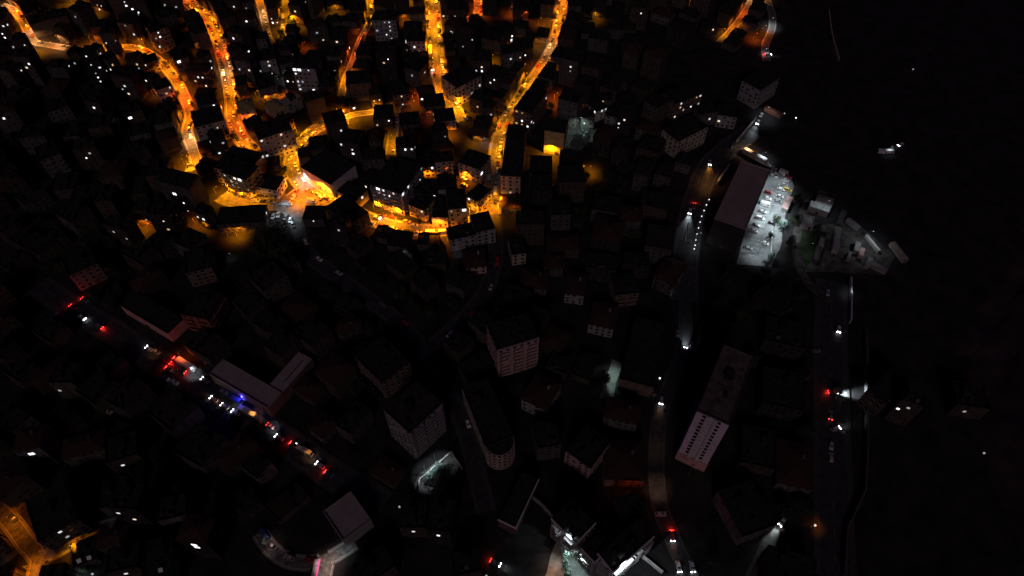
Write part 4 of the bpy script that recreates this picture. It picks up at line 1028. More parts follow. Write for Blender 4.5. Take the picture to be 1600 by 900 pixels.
# explicit vehicles: px, py, heading dx, dy in the picture, colour, kind, head, tail, beam, beam colour, label
V = [
 (449, 320, 1, 0, 'white', 'van', 0, 0, 0, 'w', 'white van, rightmost of the vehicles in front of the market hall'),
 (433, 320, 1, -.15, 'silver', 'minivan', 0, 0, 0, 'w', 'silver minivan just left of the white van at the market'),
 (422, 317, 1, 0, 'grey', 'car', 0, 0, 0, 'w', 'grey car, third from the right in front of the market hall'),
 (412, 316, 1, 0, 'black', 'car', 0, 0, 0, 'w', 'black car, fourth from the right in front of the market hall'),
 (402, 315, 1, 0, 'silver', 'car', 0, 0, 0, 'w', 'silver car, fifth from the right in front of the market hall'),
 (463, 300, -1, 1.6, 'red', 'car', 0, 1, 0, 'w', 'red car with lit tail lamps crossing the junction, upper of two'),
 (459, 309, -1, 1.4, 'white', 'car', 0, 1, 0, 'w', 'white car with lit tail lamps crossing the junction, lower of two'),
 (446, 278, 1, .9, 'beige', 'car', 0, 0, 0, 'w', 'beige car standing at the corner above the market hall'),
 (435, 260, 1, .5, 'white', 'car', 0, 0, 0, 'w', 'white car in front of the grey block with rows of windows'),
 (455, 248, -1, 1.2, 'yellow', 'car', 0, 0, 0, 'w', 'yellow taxi coming down the slope to the junction'),
 (462, 258, .2, 1, 'beige', 'car', 0, 0, 0, 'w', 'beige car right of the taxi on the slope'),
 (467, 269, .5, 1, 'white', 'car', 0, 0, 0, 'w', 'white car at the upper right corner of the junction'),
 (482, 299, 1, .4, 'beige', 'car', 0, 0, 0, 'w', 'beige car, leftmost parked under the pinkish wall'),
 (489, 301, 1, .7, 'grey', 'car', 0, 0, 0, 'w', 'grey car, second from the left under the pinkish wall'),
 (497, 305, 1, .7, 'silver', 'car', 0, 0, 0, 'w', 'silver car, third from the left under the pinkish wall'),
 (504, 310, 1, -.7, 'white', 'car', 0, 0, 0, 'w', 'white car, fourth from the left under the pinkish wall'),
 (512, 312, 1, .7, 'red', 'car', 0, 0, 0, 'w', 'red car, rightmost parked under the pinkish wall'),
 (487, 316, 1, .2, 'white', 'van', 0, 0, 0, 'w', 'white van above the small black-roofed kiosk'),
 (427, 339, -.3, 1, 'white', 'car', 0, 0, 0, 'w', 'white car, leftmost in the row below the market square'),
 (435, 337, -.2, 1, 'silver', 'car', 0, 0, 0, 'w', 'silver car, second in the row below the market square'),
 (447, 341, -.7, 1, 'grey', 'car', 0, 0, 0, 'w', 'grey car, third in the row below the market square'),
 (454, 345, -.1, 1, 'white', 'car', 0, 0, 0, 'w', 'white car, fourth in the row below the market square'),
 (458, 352, .3, 1, 'silver', 'car', 0, 0, 0, 'w', 'silver car, lowest in the row below the market square'),
 (673, 84, .03, 1, 'yellow', 'bus', 0, 0, 0, 'w', 'yellow minibus on the left side of the wide straight street'),
 (676, 108, .03, 1, 'white', 'car', 1, 0, 200, 'w', 'white car with bright headlamps low on the wide street'),
 (366, 180, 0, 1, 'yellow', 'minivan', 0, 0, 0, 'w', 'pale yellow minivan in the lower long orange street'),
 (589, 341, 1, .3, 'white', 'car', 1, 0, 60, 'w', 'white car with headlamps on below the ribbed corner block'),
 (597, 338, 1, .3, 'red', 'car', 0, 0, 0, 'w', 'red car, left of two on the curved yellow street'),
 (614, 341, 1, .3, 'red', 'car', 0, 0, 0, 'w', 'red car, right of two on the curved yellow street'),
 (636, 347, 1, .2, 'yellow', 'car', 0, 0, 0, 'w', 'yellow taxi on the curved yellow street'),
 (725, 280, 1, .4, 'white', 'car', 0, 0, 0, 'w', 'white car, upper of two in the orange inner court'),
 (726, 290, 1, .4, 'yellow', 'car', 0, 0, 0, 'w', 'yellow car, lower of two in the orange inner court'),
 (885, 245, 1, 0, 'white', 'car', 0, 0, 0, 'w', 'white car parked under the green tree'),
 (898, 252, 1, .3, 'beige', 'car', 0, 0, 0, 'w', 'beige car just below right of the green tree'),
 (908, 259, 1, .6, 'silver', 'car', 0, 0, 0, 'w', 'silver car alone right of the yellow-lit yard'),
 (1109, 255, -.05, 1, 'silver', 'car', 1, 0, 420, 'y', 'silver car driving down the top of the unlit highway'),
 (1078, 331, -.2, 1, 'white', 'car', 1, 0, 900, 'w', 'white car throwing long beams down the unlit highway'),
 (1084, 323, -.2, 1, 'red', 'car', 0, 1, 0, 'w', 'dark red car with glowing tail lamps behind the beams'),
 (1071, 550, 0, -1, 'grey', 'car', 1, 0, 1300, 'w', 'grey car driving up the highway with bright beams'),
 (1059, 522, .1, 1, 'silver', 'car', 0, 0, 0, 'w', 'silver car parked on the left highway edge'),
 (1081, 541, .1, 1, 'white', 'car', 0, 0, 0, 'w', 'white car parked on the right highway edge'),
 (1033, 626, -.1, 1, 'silver', 'car', 1, 0, 160, 'd', 'silver car with one bright lamp on the lower highway'),
 (1019, 614, .6, 1, 'grey', 'car', 0, 0, 0, 'w', 'grey car left of the car with one bright lamp'),
 (1032, 804, 1, 0, 'silver', 'car', 0, 0, 0, 'w', 'silver car across the foot of the lower highway'),
 (1050, 838, .1, 1, 'red', 'car', 1, 1, 90, 'a', 'red car with amber and red lamps near the bottom'),
 (1060, 886, .2, 1, 'white', 'car', 1, 0, 350, 'w', 'white car at the bottom edge, left of the lit pair'),
 (1081, 886, .2, 1, 'silver', 'car', 1, 0, 350, 'a', 'silver car at the bottom edge, right of the lit pair'),
 (1301, 614, 1, .05, 'red', 'car', 1, 1, 14000, 'w', 'red car with beams on the bush beside the far-right road'),
 (1297, 650, 0, -1, 'grey', 'car', 0, 1, -1, 'w', 'grey car with red tail lamps on the far-right road'),
 (1305, 671, 1, -.3, 'silver', 'car', 1, 0, 120, 'w', 'silver car turning off the far-right road'),
 (1298, 697, 0, 1, 'silver', 'car', 0, 0, 0, 'w', 'silver car, upper of three low on the far-right road'),
 (1298, 716, 0, -1, 'beige', 'car', 0, 0, 0, 'w', 'beige car standing low on the far-right road'),
 (1310, 515, 0, 1, 'white', 'car', 1, 0, 8, 'w', 'white car with faint lamps high on the far-right road'),
 (1274, 549, 1, 0, 'grey', 'car', 0, 0, 0, 'w', 'grey car alone left of the far-right road'),
 (1293, 458, 0, 1, 'silver', 'car', 0, 0, 0, 'w', 'silver car at the top of the far-right road'),
 (1222, 816, -.8, 1, 'white', 'car', 1, 0, 1500, 'w', 'white car lighting the dirt field at the bottom right'),
 (1200, 86, .9, .1, 'white', 'car', 1, 1, 60, 'w', 'white car with lamps on below the hill bend'),
 (1184, 192, -.55, 1, 'white', 'car', 1, 0, 900, 'w', 'white car driving down the white-lit ramp'),
 (1189, 181, -.5, 1, 'silver', 'car', 0, 0, 0, 'w', 'silver car at the upper left edge of the ramp'),
 (1378, 239, 1, .1, 'white', 'van', 0, 0, 0, 'w', 'white van alone in the dark at far right, left one'),
 (1388, 239, 1, 0, 'white', 'van', 0, 0, 0, 'w', 'white van alone in the dark at far right, right one'),
 (1407, 227, -.8, .4, 'white', 'car', 1, 0, 60, 'w', 'white car whose beams reach the lone vans at far right'),
 (774, 880, 1, .5, 'grey', 'car', 1, 1, 250, 'w', 'grey car with lamps on left of the bottom-centre yard'),
 (122, 312, -.3, -1, 'silver', 'van', 0, 1, 0, 'w', 'silver van with red tail lamps in the dark at left'),
 (170, 644, 1, .4, 'beige', 'car', 0, 0, 0, 'w', 'beige car in a small amber pool at lower left'),
 (129, 497, 1, .6, 'white', 'car', 1, 0, 5, 'w', 'white car, third in the far-left tail of the queue'),
 (115, 481, 1, .6, 'red', 'car', 0, 1, 0, 'w', 'red car, second in the far-left tail of the queue'),
 (133, 470, 1, .6, 'grey', 'car', 0, 1, 0, 'w', 'grey car, highest in the far-left tail of the queue'),
 (156, 511, -1, -.6, 'grey', 'car', 0, 1, 0, 'w', 'grey car, lowest in the far-left tail of the queue'),
 (94, 493, -1, -.6, 'silver', 'car', 0, 0, 0, 'w', 'silver car at the far-left edge of the queue'),
 (246, 551, 1, .6, 'beige', 'car', 0, 0, 0, 'w', 'beige car, first in the main traffic jam'),
 (262, 565, -1, -.6, 'red', 'car', 0, 1, 0, 'w', 'red car, second in the main traffic jam'),
 (277, 563, 1, .6, 'silver', 'car', 0, 1, 0, 'w', 'silver car, third in the main traffic jam'),
 (293, 572, 1, .6, 'white', 'bus', 0, 1, 0, 'w', 'white bus in the middle of the traffic jam'),
 (285, 580, -1, -.6, 'black', 'car', 0, 1, 0, 'w', 'black car beside the white bus in the jam'),
 (327, 565, -1, .6, 'red', 'car', 0, 1, 0, 'w', 'red car turning in above the traffic jam'),
 (260, 592, 1, .6, 'white', 'car', 0, 0, 0, 'w', 'white car parked on the lower kerb of the upper jam'),
 (274, 598, 1, .6, 'silver', 'car', 0, 0, 0, 'w', 'silver car parked on the lower kerb of the upper jam'),
 (350, 613, 1, .6, 'grey', 'car', 0, 0, 0, 'w', 'grey car, leftmost of three under the L-shaped roof'),
 (361, 620, 1, .6, 'blue', 'car', 0, 0, 0, 'w', 'blue car, middle of three under the L-shaped roof'),
 (371, 627, 1, .6, 'blue', 'van', 0, 0, 0, 'w', 'blue-lit van, rightmost of three under the L-shaped roof'),
 (335, 625, -1, -.6, 'beige', 'car', 1, 0, 60, 'd', 'beige car with headlamps on, first of the oncoming queue'),
 (352, 636, -1, -.6, 'beige', 'car', 1, 0, 60, 'd', 'beige car with headlamps on, second of the oncoming queue'),
 (369, 646, -1, -.6, 'silver', 'car', 1, 0, 60, 'w', 'silver car with headlamps on, third of the oncoming queue'),
 (382, 642, -1, -.6, 'white', 'van', 1, 0, 80, 'w', 'white van with headlamps on in the middle of the queue'),
 (397, 651, 1, .6, 'beige', 'bus', 0, 0, 0, 'w', 'beige minibus lit amber in the middle of the queue'),
 (413, 659, -1, -.6, 'silver', 'car', 1, 0, 40, 'w', 'silver car with headlamps on behind the amber minibus'),
 (424, 667, 1, .6, 'red', 'car', 0, 1, 0, 'w', 'red car with tail lamps past the L-shaped roof'),
 (460, 696, 1, .6, 'red', 'car', 0, 1, 0, 'w', 'red car in the lower end of the queue'),
 (468, 700, -1, -.6, 'white', 'car', 1, 0, 20, 'w', 'white car with headlamps on in the lower end of the queue'),
 (481, 708, 1, .6, 'beige', 'van', 0, 0, 0, 'w', 'beige van lit amber at the lower end of the queue'),
 (501, 728, -1, -.6, 'silver', 'car', 1, 0, 60, 'd', 'silver car with headlamps on, last of the queue'),
]
# parking lot rows
for n, (x, y, c, kd) in enumerate([(1198, 302, 'red', 'car'), (1197, 311, 'white', 'car'), (1193, 321, 'white', 'van'), (1189, 332, 'silver', 'car'), (1185, 342, 'white', 'minivan'), (1179, 353, 'grey', 'car'), (1176, 362, 'white', 'car'), (1167, 389, 'silver', 'car')]):
    V.append((x+2, y, 1, .3, c, kd, 0, 0, 0, 'w', '%s %s, %s from the top in the row beside the warehouse' % (c, kd, nth(n))))
for n, (x, y, c, kd) in enumerate([(1227, 283, 'white', 'car'), (1225, 290, 'silver', 'car'), (1220, 297, 'white', 'car'), (1222, 298, 'yellow', 'minivan'), (1218, 308, 'white', 'car'), (1215, 316, 'grey', 'car')]):
    if c == 'yellow': x += 8
    V.append((x, y, 1, .3, c, kd, 0, 0, 0, 'w', '%s %s, %s from the top in the outer row of the parking lot' % (c, kd, nth(n))))
for n, (x, y, c, kd) in enumerate([(1199, 259, 'white', 'car'), (1208, 264, 'silver', 'car'), (1205, 271, 'white', 'car'), (1211, 275, 'white', 'minivan'), (1224, 272, 'white', 'van'), (1231, 277, 'red', 'car'), (1195, 381, 'white', 'car'), (1221, 348, 'grey', 'van'), (1206, 350, 'black', 'car')]):
    V.append((x, y, .3 if n in (2, 3) else 1, 1 if n in (2, 3) else .45, c, kd, 0, 0, 0, 'w', '%s %s, %s of the loose vehicles around the parking lot' % (c, kd, nth(n))))
JQ = [(231, 549), (253, 561), (269, 574), (306, 591), (318, 598), (330, 607), (342, 612), (389, 644), (405, 656), (433, 674), (441, 681), (450, 686), (474, 704), (490, 716), (518, 738)]
for n, (x, y) in enumerate(JQ[::2]):
    on = n % 3 != 1; dn = 4 if n % 2 else -3
    V.append((x-dn, y+dn, -1 if on else 1, -.62 if on else .62, cc[n % 10], 'car', on, not on, 25 if on else 0, 'wd'[n % 2], '%s car in the slow queue, %s from the left between the other jammed cars' % (cc[n % 10], nth(n))))
for (x, y, dx, dy, c, kd, hd, tl, bm, bc_, lb) in V:
    p = P(x, y)
    if lb.endswith('jammed cars') and any((Vector(q)-p.xy).length < 4.4 for q in CARPOS): continue
    car((p.x, p.y), pxang(x, y, dx, dy), c, lb, kd, bool(hd), bool(tl), bm, bc_, z=.17 if (430 < x < 520 and 270 < y < 345) or x > 1160 and 255 < y < 400 and x < 1240 else .05)
parked('farleft', 1, 400, 6, 1, .6)
parked('leftcurve', 1, 160, 5.6, 1, .75); parked('leftcurve', 1, 400, 5.8, -1, .5)
parked('long', 1, 400, 5.2, 1, .93); parked('long', 1, 400, 5.3, -1, .88)
parked('short', 1, 60, 6, 1, .6); parked('fork', 1, 200, 6, -1, .7)
parked('lane', 1, 300, 6.5, 1, .5)
parked('wide', 1, 400, 5.5, 1, .75); parked('wide', 1, 400, 5.8, -1, .5)
parked('slant', 1, 400, 5.2, 1, .93); parked('slant', 1, 400, 5.2, -1, .9)
parked('ring', 1, 500, 5.6, 1, .7); parked('ring', 1, 500, 5.6, -1, .7)
parked('redlane', 1, 100, 5.8, 1, .7)
parked('top', 1, 100, 5.8, 1, .6)
parked('botleft', 1, 100, 7, 1, .4)
parked('dark', 1, 400, 14, 1, .6); parked('dark2', 1, 400, 15, 1, .6)
parked('botmid', 1, 200, 6, 1, .6)
# ================================================================ TREES
def crown(seed, n, leaf=.55, flat=.8):
    rr = random.Random(seed); mb = MB(); lobes = []
    for i in range(9):
        t = rr.uniform(0, 6.28); r_ = rr.uniform(.15, .62); lobes.append((r_*math.cos(t), r_*math.sin(t), rr.uniform(.45, 1.15)*flat, rr.uniform(.28, .5)))
    for i in range(n):
        lx, ly, lz, lr = rr.choice(lobes); d = Vector((rr.gauss(0, 1), rr.gauss(0, 1), rr.gauss(0, 1))).normalized()*lr*(rr.random()**.33)
        c = Vector((lx, ly, lz))+d; nv = (d.normalized()+Vector((rr.uniform(-.8, .8), rr.uniform(-.8, .8), rr.uniform(-.2, .9)))).normalized()
        u = nv.orthogonal().normalized(); v = nv.cross(u); s = rr.uniform(.035, .085)*leaf/.55
        a = rr.uniform(0, 6.28); u, v = u*math.cos(a)+v*math.sin(a), v*math.cos(a)-u*math.sin(a)
        mb.v += [tuple(c-u*s), tuple(c-v*s*.55), tuple(c+u*s), tuple(c+v*s*.55)]; k = len(mb.v); mb.f.append((k-4, k-3, k-2, k-1)); mb.m.append(0)
    return mb
CR = {}
for i in range(4):
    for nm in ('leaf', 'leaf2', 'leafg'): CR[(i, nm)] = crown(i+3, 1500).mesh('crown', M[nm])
tk = MB(); tk.cyl((0, 0, 0), (0, 0, .45), .055, .035, 7)
for a in range(5):
    t = a*1.256; tk.cyl((0, 0, .3+.04*a), (.38*math.cos(t), .38*math.sin(t), .75), .022, .008, 5)
TRK = tk.mesh('trunk', M['bark'])
def tree(x, y, r_, h, label, m='leaf2', group=None, seed=0):
    o = empty('tree', (x, y, 0), seed*1.7, label, 'tree', group)
    a = link('trunk', TRK, o); a.scale = (r_, r_, h*.9)
    b = link('crown', CR[(seed % 4, m)], o); b.scale = (r_, r_, h*.82)
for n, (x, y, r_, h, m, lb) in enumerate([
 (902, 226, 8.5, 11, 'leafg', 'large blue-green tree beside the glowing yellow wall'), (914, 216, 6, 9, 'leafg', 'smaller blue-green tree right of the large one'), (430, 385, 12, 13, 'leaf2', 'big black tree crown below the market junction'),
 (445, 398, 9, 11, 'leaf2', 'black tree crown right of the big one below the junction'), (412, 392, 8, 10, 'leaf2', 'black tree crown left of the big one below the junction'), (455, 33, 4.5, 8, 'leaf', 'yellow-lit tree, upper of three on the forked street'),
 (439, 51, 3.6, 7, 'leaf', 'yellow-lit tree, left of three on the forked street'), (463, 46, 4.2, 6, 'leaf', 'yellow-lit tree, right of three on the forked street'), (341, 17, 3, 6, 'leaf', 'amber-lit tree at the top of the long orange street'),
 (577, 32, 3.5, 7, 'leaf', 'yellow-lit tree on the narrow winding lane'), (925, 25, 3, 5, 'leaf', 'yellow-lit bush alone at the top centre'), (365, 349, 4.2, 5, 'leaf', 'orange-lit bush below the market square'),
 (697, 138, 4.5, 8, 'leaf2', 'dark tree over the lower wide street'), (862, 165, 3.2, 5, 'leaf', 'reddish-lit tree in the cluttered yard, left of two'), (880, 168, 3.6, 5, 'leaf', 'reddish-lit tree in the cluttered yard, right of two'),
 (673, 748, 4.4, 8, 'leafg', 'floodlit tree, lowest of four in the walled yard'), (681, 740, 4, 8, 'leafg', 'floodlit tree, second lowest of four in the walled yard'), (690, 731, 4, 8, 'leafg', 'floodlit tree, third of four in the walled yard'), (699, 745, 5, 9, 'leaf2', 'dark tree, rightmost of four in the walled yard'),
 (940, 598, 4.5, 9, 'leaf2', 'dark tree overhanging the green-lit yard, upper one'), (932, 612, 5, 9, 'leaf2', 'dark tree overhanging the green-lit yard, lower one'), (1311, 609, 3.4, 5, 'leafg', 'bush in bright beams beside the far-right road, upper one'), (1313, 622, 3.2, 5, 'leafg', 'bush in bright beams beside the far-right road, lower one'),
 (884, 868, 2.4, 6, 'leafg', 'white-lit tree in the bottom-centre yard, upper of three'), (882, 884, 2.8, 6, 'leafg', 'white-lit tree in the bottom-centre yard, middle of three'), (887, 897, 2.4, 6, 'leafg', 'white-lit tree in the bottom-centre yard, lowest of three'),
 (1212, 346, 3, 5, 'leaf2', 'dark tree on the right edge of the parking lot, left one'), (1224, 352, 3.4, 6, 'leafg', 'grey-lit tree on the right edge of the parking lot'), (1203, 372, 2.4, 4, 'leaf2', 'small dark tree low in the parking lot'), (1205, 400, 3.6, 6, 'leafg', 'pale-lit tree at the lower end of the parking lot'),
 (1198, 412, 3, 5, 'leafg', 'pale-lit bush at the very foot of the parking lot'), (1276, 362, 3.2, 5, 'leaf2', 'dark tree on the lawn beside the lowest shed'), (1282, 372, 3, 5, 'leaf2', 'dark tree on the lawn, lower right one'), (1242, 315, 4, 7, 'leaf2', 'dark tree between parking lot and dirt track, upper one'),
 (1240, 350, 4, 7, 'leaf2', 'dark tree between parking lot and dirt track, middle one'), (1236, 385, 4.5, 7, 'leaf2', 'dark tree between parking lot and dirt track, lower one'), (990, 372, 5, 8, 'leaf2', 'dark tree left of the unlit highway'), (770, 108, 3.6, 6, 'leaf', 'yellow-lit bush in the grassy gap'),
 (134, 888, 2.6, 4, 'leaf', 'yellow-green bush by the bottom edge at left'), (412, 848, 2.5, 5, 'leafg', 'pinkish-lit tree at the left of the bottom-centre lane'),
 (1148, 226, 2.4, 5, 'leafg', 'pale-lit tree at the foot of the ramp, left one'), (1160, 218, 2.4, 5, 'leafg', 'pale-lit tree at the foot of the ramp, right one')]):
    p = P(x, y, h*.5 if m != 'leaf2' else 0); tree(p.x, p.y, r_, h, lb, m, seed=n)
for k in ('long', 'leftcurve', 'slant', 'ring', 'wide', 'fork'):
    pts, nrm, s, wd = RP[k]; nxt = 6; L = []
    for j in range(len(pts)):
        if s[j] < nxt: continue
        nxt = s[j]+R.uniform(10, 22); sg = R.choice((-1, 1)); p = pts[j]+nrm[j]*sg*(wd/2+.5)
        if near_other(p, k, 1.5) or any(_in(p, b) for b in BL): continue
        L.append(p)
    vert = ROADS[k][6]; L.sort(key=lambda p: -p.y if vert else p.x)
    for n, p in enumerate(L):
        tree(p.x, p.y, R.uniform(1.3, 2.3), R.uniform(4, 6), 'street tree, %s %s the %s' % (nth(n), 'down' if vert else 'from the left along', ROADS[k][0]), R.choice(['leaf', 'leaf2']), 'street trees along the '+ROADS[k][0], n+1)
# dark trees in the unlit middle
cnt = {}
AREAS = {'dark central slope': [(500, 400), (760, 440), (720, 600), (560, 560), (500, 480)], 'dark slope right of the highway': [(1110, 430), (1280, 440), (1270, 900), (1110, 900)],
         'dark ground left of the jam': [(30, 320), (250, 420), (230, 530), (20, 430)], 'dark ground below the jam': [(200, 640), (480, 760), (400, 830), (180, 790)], 'dark ground above the highway': [(900, 250), (1060, 240), (1050, 400), (900, 400)]}
for nm_, poly in AREAS.items():
    L = []; tries = 0
    while len(L) < 13 and tries < 600:
        tries += 1; x = R.uniform(min(p[0] for p in poly), max(p[0] for p in poly)); y = R.uniform(min(p[1] for p in poly), max(p[1] for p in poly))
        if not inpoly((x, y), poly): continue
        p = P(x, y).xy
        if any((p-q['c']).length < max(q['w'], q['d'])*.6+4 for q in BL): continue
        d, k, j = near_road(p)
        if d < RP[k][3]/2+5: continue
        if any((p-P(*q).xy).length < 8 for q in L): continue
        L.append((x, y))
    L.sort()
    for n, (x, y) in enumerate(L):
        p = P(x, y); tree(p.x, p.y, R.uniform(3.5, 6), R.uniform(6, 10), 'dark tree, %s from the left on the %s' % (nth(n), nm_), 'leaf2', 'trees on the '+nm_, n+1)
# ================================================================ containers, trailers, marker lights, walls
def container(x, y, dx, dy, L, W_, H, m, label, name='container', cat='container', z=0.02):
    p = P(x, y); r_ = empty(name, (p.x, p.y, z), pxang(x, y, dx, dy), label, cat)
    q = MB(); q.box(0, 0, .15, L, W_, H-.15)
    for t in range(int(L/.6)):
        for sy in (-1, 1): q.box(-L/2+.3+t*.6, sy*(W_/2+.03), .25, .25, .06, H-.4)
    q.build('shell', m, r_)
    q = MB()
    for sy in (-.5, .5): q.box(L/2+.03, sy*W_/2, .25, .06, W_*.46, H-.45)
    q.build('door', M['metal'], r_)
    q = MB()
    for t in range(int(L/.9)): q.box(-L/2+.45+t*.9, 0, H, .3, W_*.94, .05)
    q.build('roof_rib', m, r_, kind='stuff')
    if name == 'trailer':
        for sx in (-.38, -.28, .38):
            for sy in (-1, 1): link('wheel', cmesh('van', 'wheel', M['tyre']), r_, loc=(L*sx, sy*(W_/2-.2), .33))
container(1171, 243, 1, .55, 9, 2.6, 3.4, WALLS['beige'], 'amber-lit trailer behind the warehouse', 'trailer', 'trailer')
container(1184, 250, 1, .55, 10, 2.6, 3.4, WALLS['white'], 'long white trailer behind the warehouse', 'trailer', 'trailer')
container(1228, 322, -.45, 1, 11, 3.4, 3, WALLS['pink'], 'pinkish container on the right edge of the parking lot')
container(1402, 397, 1, 1.3, 13, 3, 2.8, WALLS['beige'], 'long beige container, rightmost on the dirt yard')
container(1337, 390, .25, -1, 7, 2.8, 2.8, WALLS['grey'], 'grey container in the middle of the dirt yard')
container(1325, 403, .3, -1, 6, 1.8, 2.4, WALLS['grey'], 'narrow grey container left of the middle one')
container(1344, 398, .3, -1, 6, 2.4, 2.6, WALLS['pink'], 'dull pink container right of the middle one')
container(1313, 345, .4, -1, 12, 3, 2.8, WALLS['dark'], 'dark container at the top of the dirt yard')
container(1305, 378, .12, -1, 18, 3.2, 3, WALLS['grey'], 'long grey container right of the lawn')
container(1362, 383, 1, 1.2, 12, 1.4, 2.2, WALLS['white'], 'thin pale container above the long beige one')
container(1370, 421, 1, .5, 9, 2.6, 2.6, WALLS['grey'], 'grey container at the bottom of the dirt yard')
container(1355, 414, .5, -1, 7, 2.4, 2.6, WALLS['grey'], 'grey container second from the bottom of the dirt yard')
container(1282, 382, .2, -1, 7, 2.4, 2.6, WALLS['grey'], 'pale container standing on the lawn')
container(1275, 400, .25, -1, 11, 2.6, 2.8, WALLS['dark'], 'dark container at the foot of the lawn')
container(1331, 353, 1, .7, 8, 2.4, 2.6, WALLS['grey'], 'grey container tilted at the top of the dirt yard')
container(1207, 178, 1, .5, 12, 3, 3, WALLS['brick'], 'red-edged trailer above the white-lit ramp', 'trailer', 'trailer')
# marker bollards along the highway
bp_ = MB(); bp_.cyl((0, 0, 0), (0, 0, .95), .1, .08, 6); bpm = bp_.mesh('post', M['metal'])
bl_ = MB(); bl_.cyl((0, 0, .95), (0, 0, 1.25), .3, .3, 8); blm = bl_.mesh('lamp_cap', M['lit'])
for n, (x, y) in enumerate([(937, 503), (918, 540), (901, 580), (885, 620), (873, 661), (862, 702), (852, 745), (843, 787), (838, 824), (832, 850)]):
    p = P(900+x/4.5, 200+y/4.5, 1.1)
    o = empty('marker_bollard', (p.x, p.y, 0), 0, 'lit white marker bollard, %s from the top beside the highway' % nth(n), 'bollard', 'lit marker bollards along the warehouse kerb')
    link('post', bpm, o); link('lamp_cap', blm, o)
# small single lights in the dark: low garden lamps
for n, (x, y, m_, lb) in enumerate([(1427, 108, 'litd', 'single small white lamp far up the dark right side'), (1244, 184, 'lit', 'small white lamp right of the red-edged trailer'), (1226, 177, 'litd', 'small white lamp just above right of the red-edged trailer'), (1031, 591, 'lit', 'single white lamp at the right corner of the dark hall'),
   (144, 897, 'litd', 'small white lamp on the bottom edge at left'), (1, 253, 'litpink', 'small red lamp at the left edge'), (760, 900, 'litd', 'small white lamp on the bottom edge, centre'), (1008, 861, 'litd', 'small white lamp right of the white parapet'), (1274, 821, 'litw', 'single amber lamp in the dark at the bottom right'),
   (1414, 742-100, 'litd', 'small white lamp beside the faint tower'), (1538, 708, 'litd', 'tiny lamp on the far-right hillside'), (624, 792, 'litd', 'small white lamp left of the walled yard'), (128, 241, 'litw', 'small lamp at the right of the faint grey block')]):
    p = P(x, y, 2.9); o = empty('post_lamp', (p.x, p.y, 0), 0, lb, 'lamp')
    q = MB(); q.cyl((0, 0, 0), (0, 0, 2.6), .07, .05, 6); q.build('pole', M['metal'], o); q = MB(); q.cyl((0, 0, 2.6), (0, 0, 3.1), .42, .42, 8); q.build('lamp_glass', M[m_], o)
def wall(pts, h, t, m, label, name='boundary_wall', z0=0):
    q = MB(); W = [P(x, y).xy for x, y in pts]
    for i in range(len(W)-1):
        a, b = W[i], W[i+1]; d = b-a; c = (a+b)/2; q.box(c.x, c.y, z0-.1, d.length+t*.5, t, h+.1, rot=math.atan2(d.y, d.x))
        q.box(c.x, c.y, h, d.length+t*.5, t+.16, .12, rot=math.atan2(d.y, d.x))
        n = int(d.length/4)
        for k in range(n): pp = a.lerp(b, (k+.5)/max(n, 1)); q.box(pp.x, pp.y, z0, t+.2, t+.2, h+.3, rot=math.atan2(d.y, d.x))
    o = q.build(name, m); o['label'] = label; o['category'] = 'wall'
wall([(1350, 520), (1352, 600), (1352, 700), (1348, 770), (1320, 830), (1316, 900)], 3.5, .6, WALLS['agrey'], 'long retaining wall right of the far-right road', 'retaining_wall')
wall([(1327, 438), (1328, 470), (1327, 505)], 3, .5, WALLS['white'], 'pale straight wall at the top of the far-right road')
wall([(653, 772), (656, 752), (706, 708), (722, 735)], 2, .3, WALLS['white'], 'low white wall around the floodlit tree yard')
wall([(996, 866), (1012, 878), (1034, 896)], 2.5, .5, WALLS['white'], 'thin white wall right of the bright white parapet')
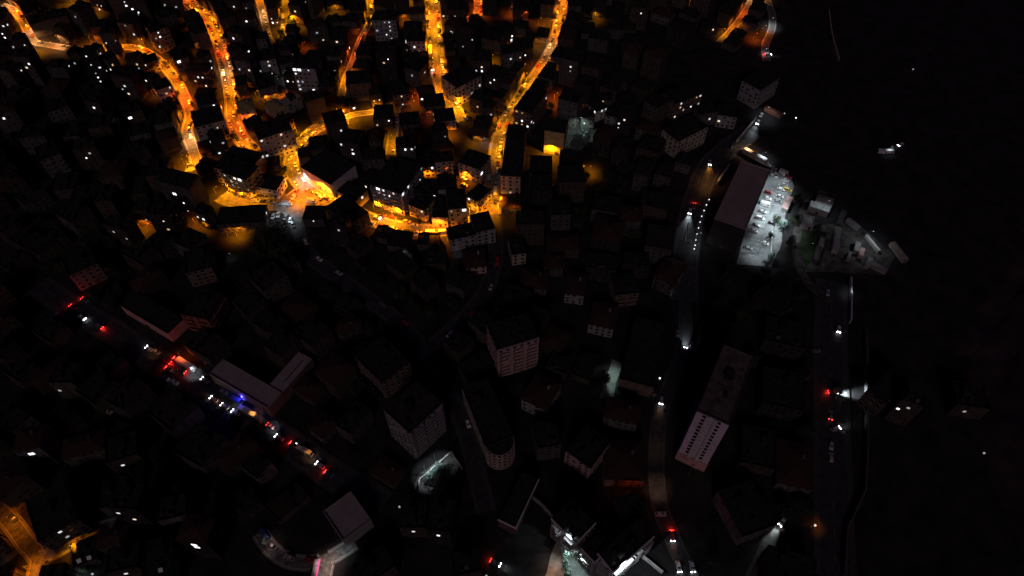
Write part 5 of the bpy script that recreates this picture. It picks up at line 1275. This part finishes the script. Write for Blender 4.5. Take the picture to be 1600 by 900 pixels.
wall([(820, 770), (845, 790), (868, 815), (895, 845), (930, 885), (945, 900)], 3, .4, WALLS['grey'], 'pale wall between the bottom yard and the black roofs')
wall([(1205, 366), (1203, 400)], 2.5, .4, WALLS['white'], 'short white wall in the lower parking lot')
wall([(1120, 288), (1138, 262)], 3, .6, WALLS['white'], 'white-lit wall between the highway and the warehouse')
wall([(1143, 232), (1165, 205), (1180, 188)], 2.4, .4, WALLS['white'], 'pale wall on the left of the white-lit ramp')
wall([(1294, 18), (1298, 50), (1302, 70), (1310, 95)], 2, .5, WALLS['beige'], 'faint thin wall on the dark slope at top right')
wall([(1075, 350), (1070, 380)], .9, .25, WALLS['grey'], 'low divider on the unlit highway', 'road_divider')
# pink shop sign and canopy at the bottom
p = P(496, 892); o = empty('shop_canopy', (p.x, p.y, 0), pxang(496, 892, -.2, 1), 'white canopy with a pink light strip at the bottom-centre stub road', 'canopy')
q = MB(); q.box(0, 0, 3.2, 7, 2.2, .25); q.build('canopy_roof', WALLS['white'], o)
q = MB(); q.box(0, 1.0, 3.5, 7, .5, .3); q.build('light_strip', M['neon'], o)
q = MB()
for sx in (-1, 1):
    for sy in (-1, 1): q.cyl((sx*3.2, sy*.9, 0), (sx*3.2, sy*.9, 3.2), .08, .08, 6)
q.build('post', M['metal'], o, kind='stuff')
# blue beacon on a pole by the L-shaped roof
p = P(381, 626); o = empty('beacon_post', (p.x, p.y, 0), 0, 'blue flashing beacon in front of the L-shaped roof', 'beacon')
q = MB(); q.cyl((0, 0, 0), (0, 0, 3), .08, .06, 6); q.build('pole', M['metal'], o); q = MB(); q.cyl((0, 0, 3), (0, 0, 3.35), .25, .2, 8); q.build('beacon_glass', M['blueb'], o)
ld = bpy.data.lights.new('beacon_light', 'POINT'); ld.energy = 1200; ld.color = (.08, .06, 1); ld.shadow_soft_size = .2
lo = bpy.data.objects.new('beacon_light', ld); col.objects.link(lo); lo.parent = o; lo.location = (0, 0, 3.7)
print('cars', len([o for o in bpy.data.objects if o.get('category') in ('car', 'van', 'bus', 'minivan')]), 'lamps', len([o for o in bpy.data.objects if o.get('category') == 'street lamp']))
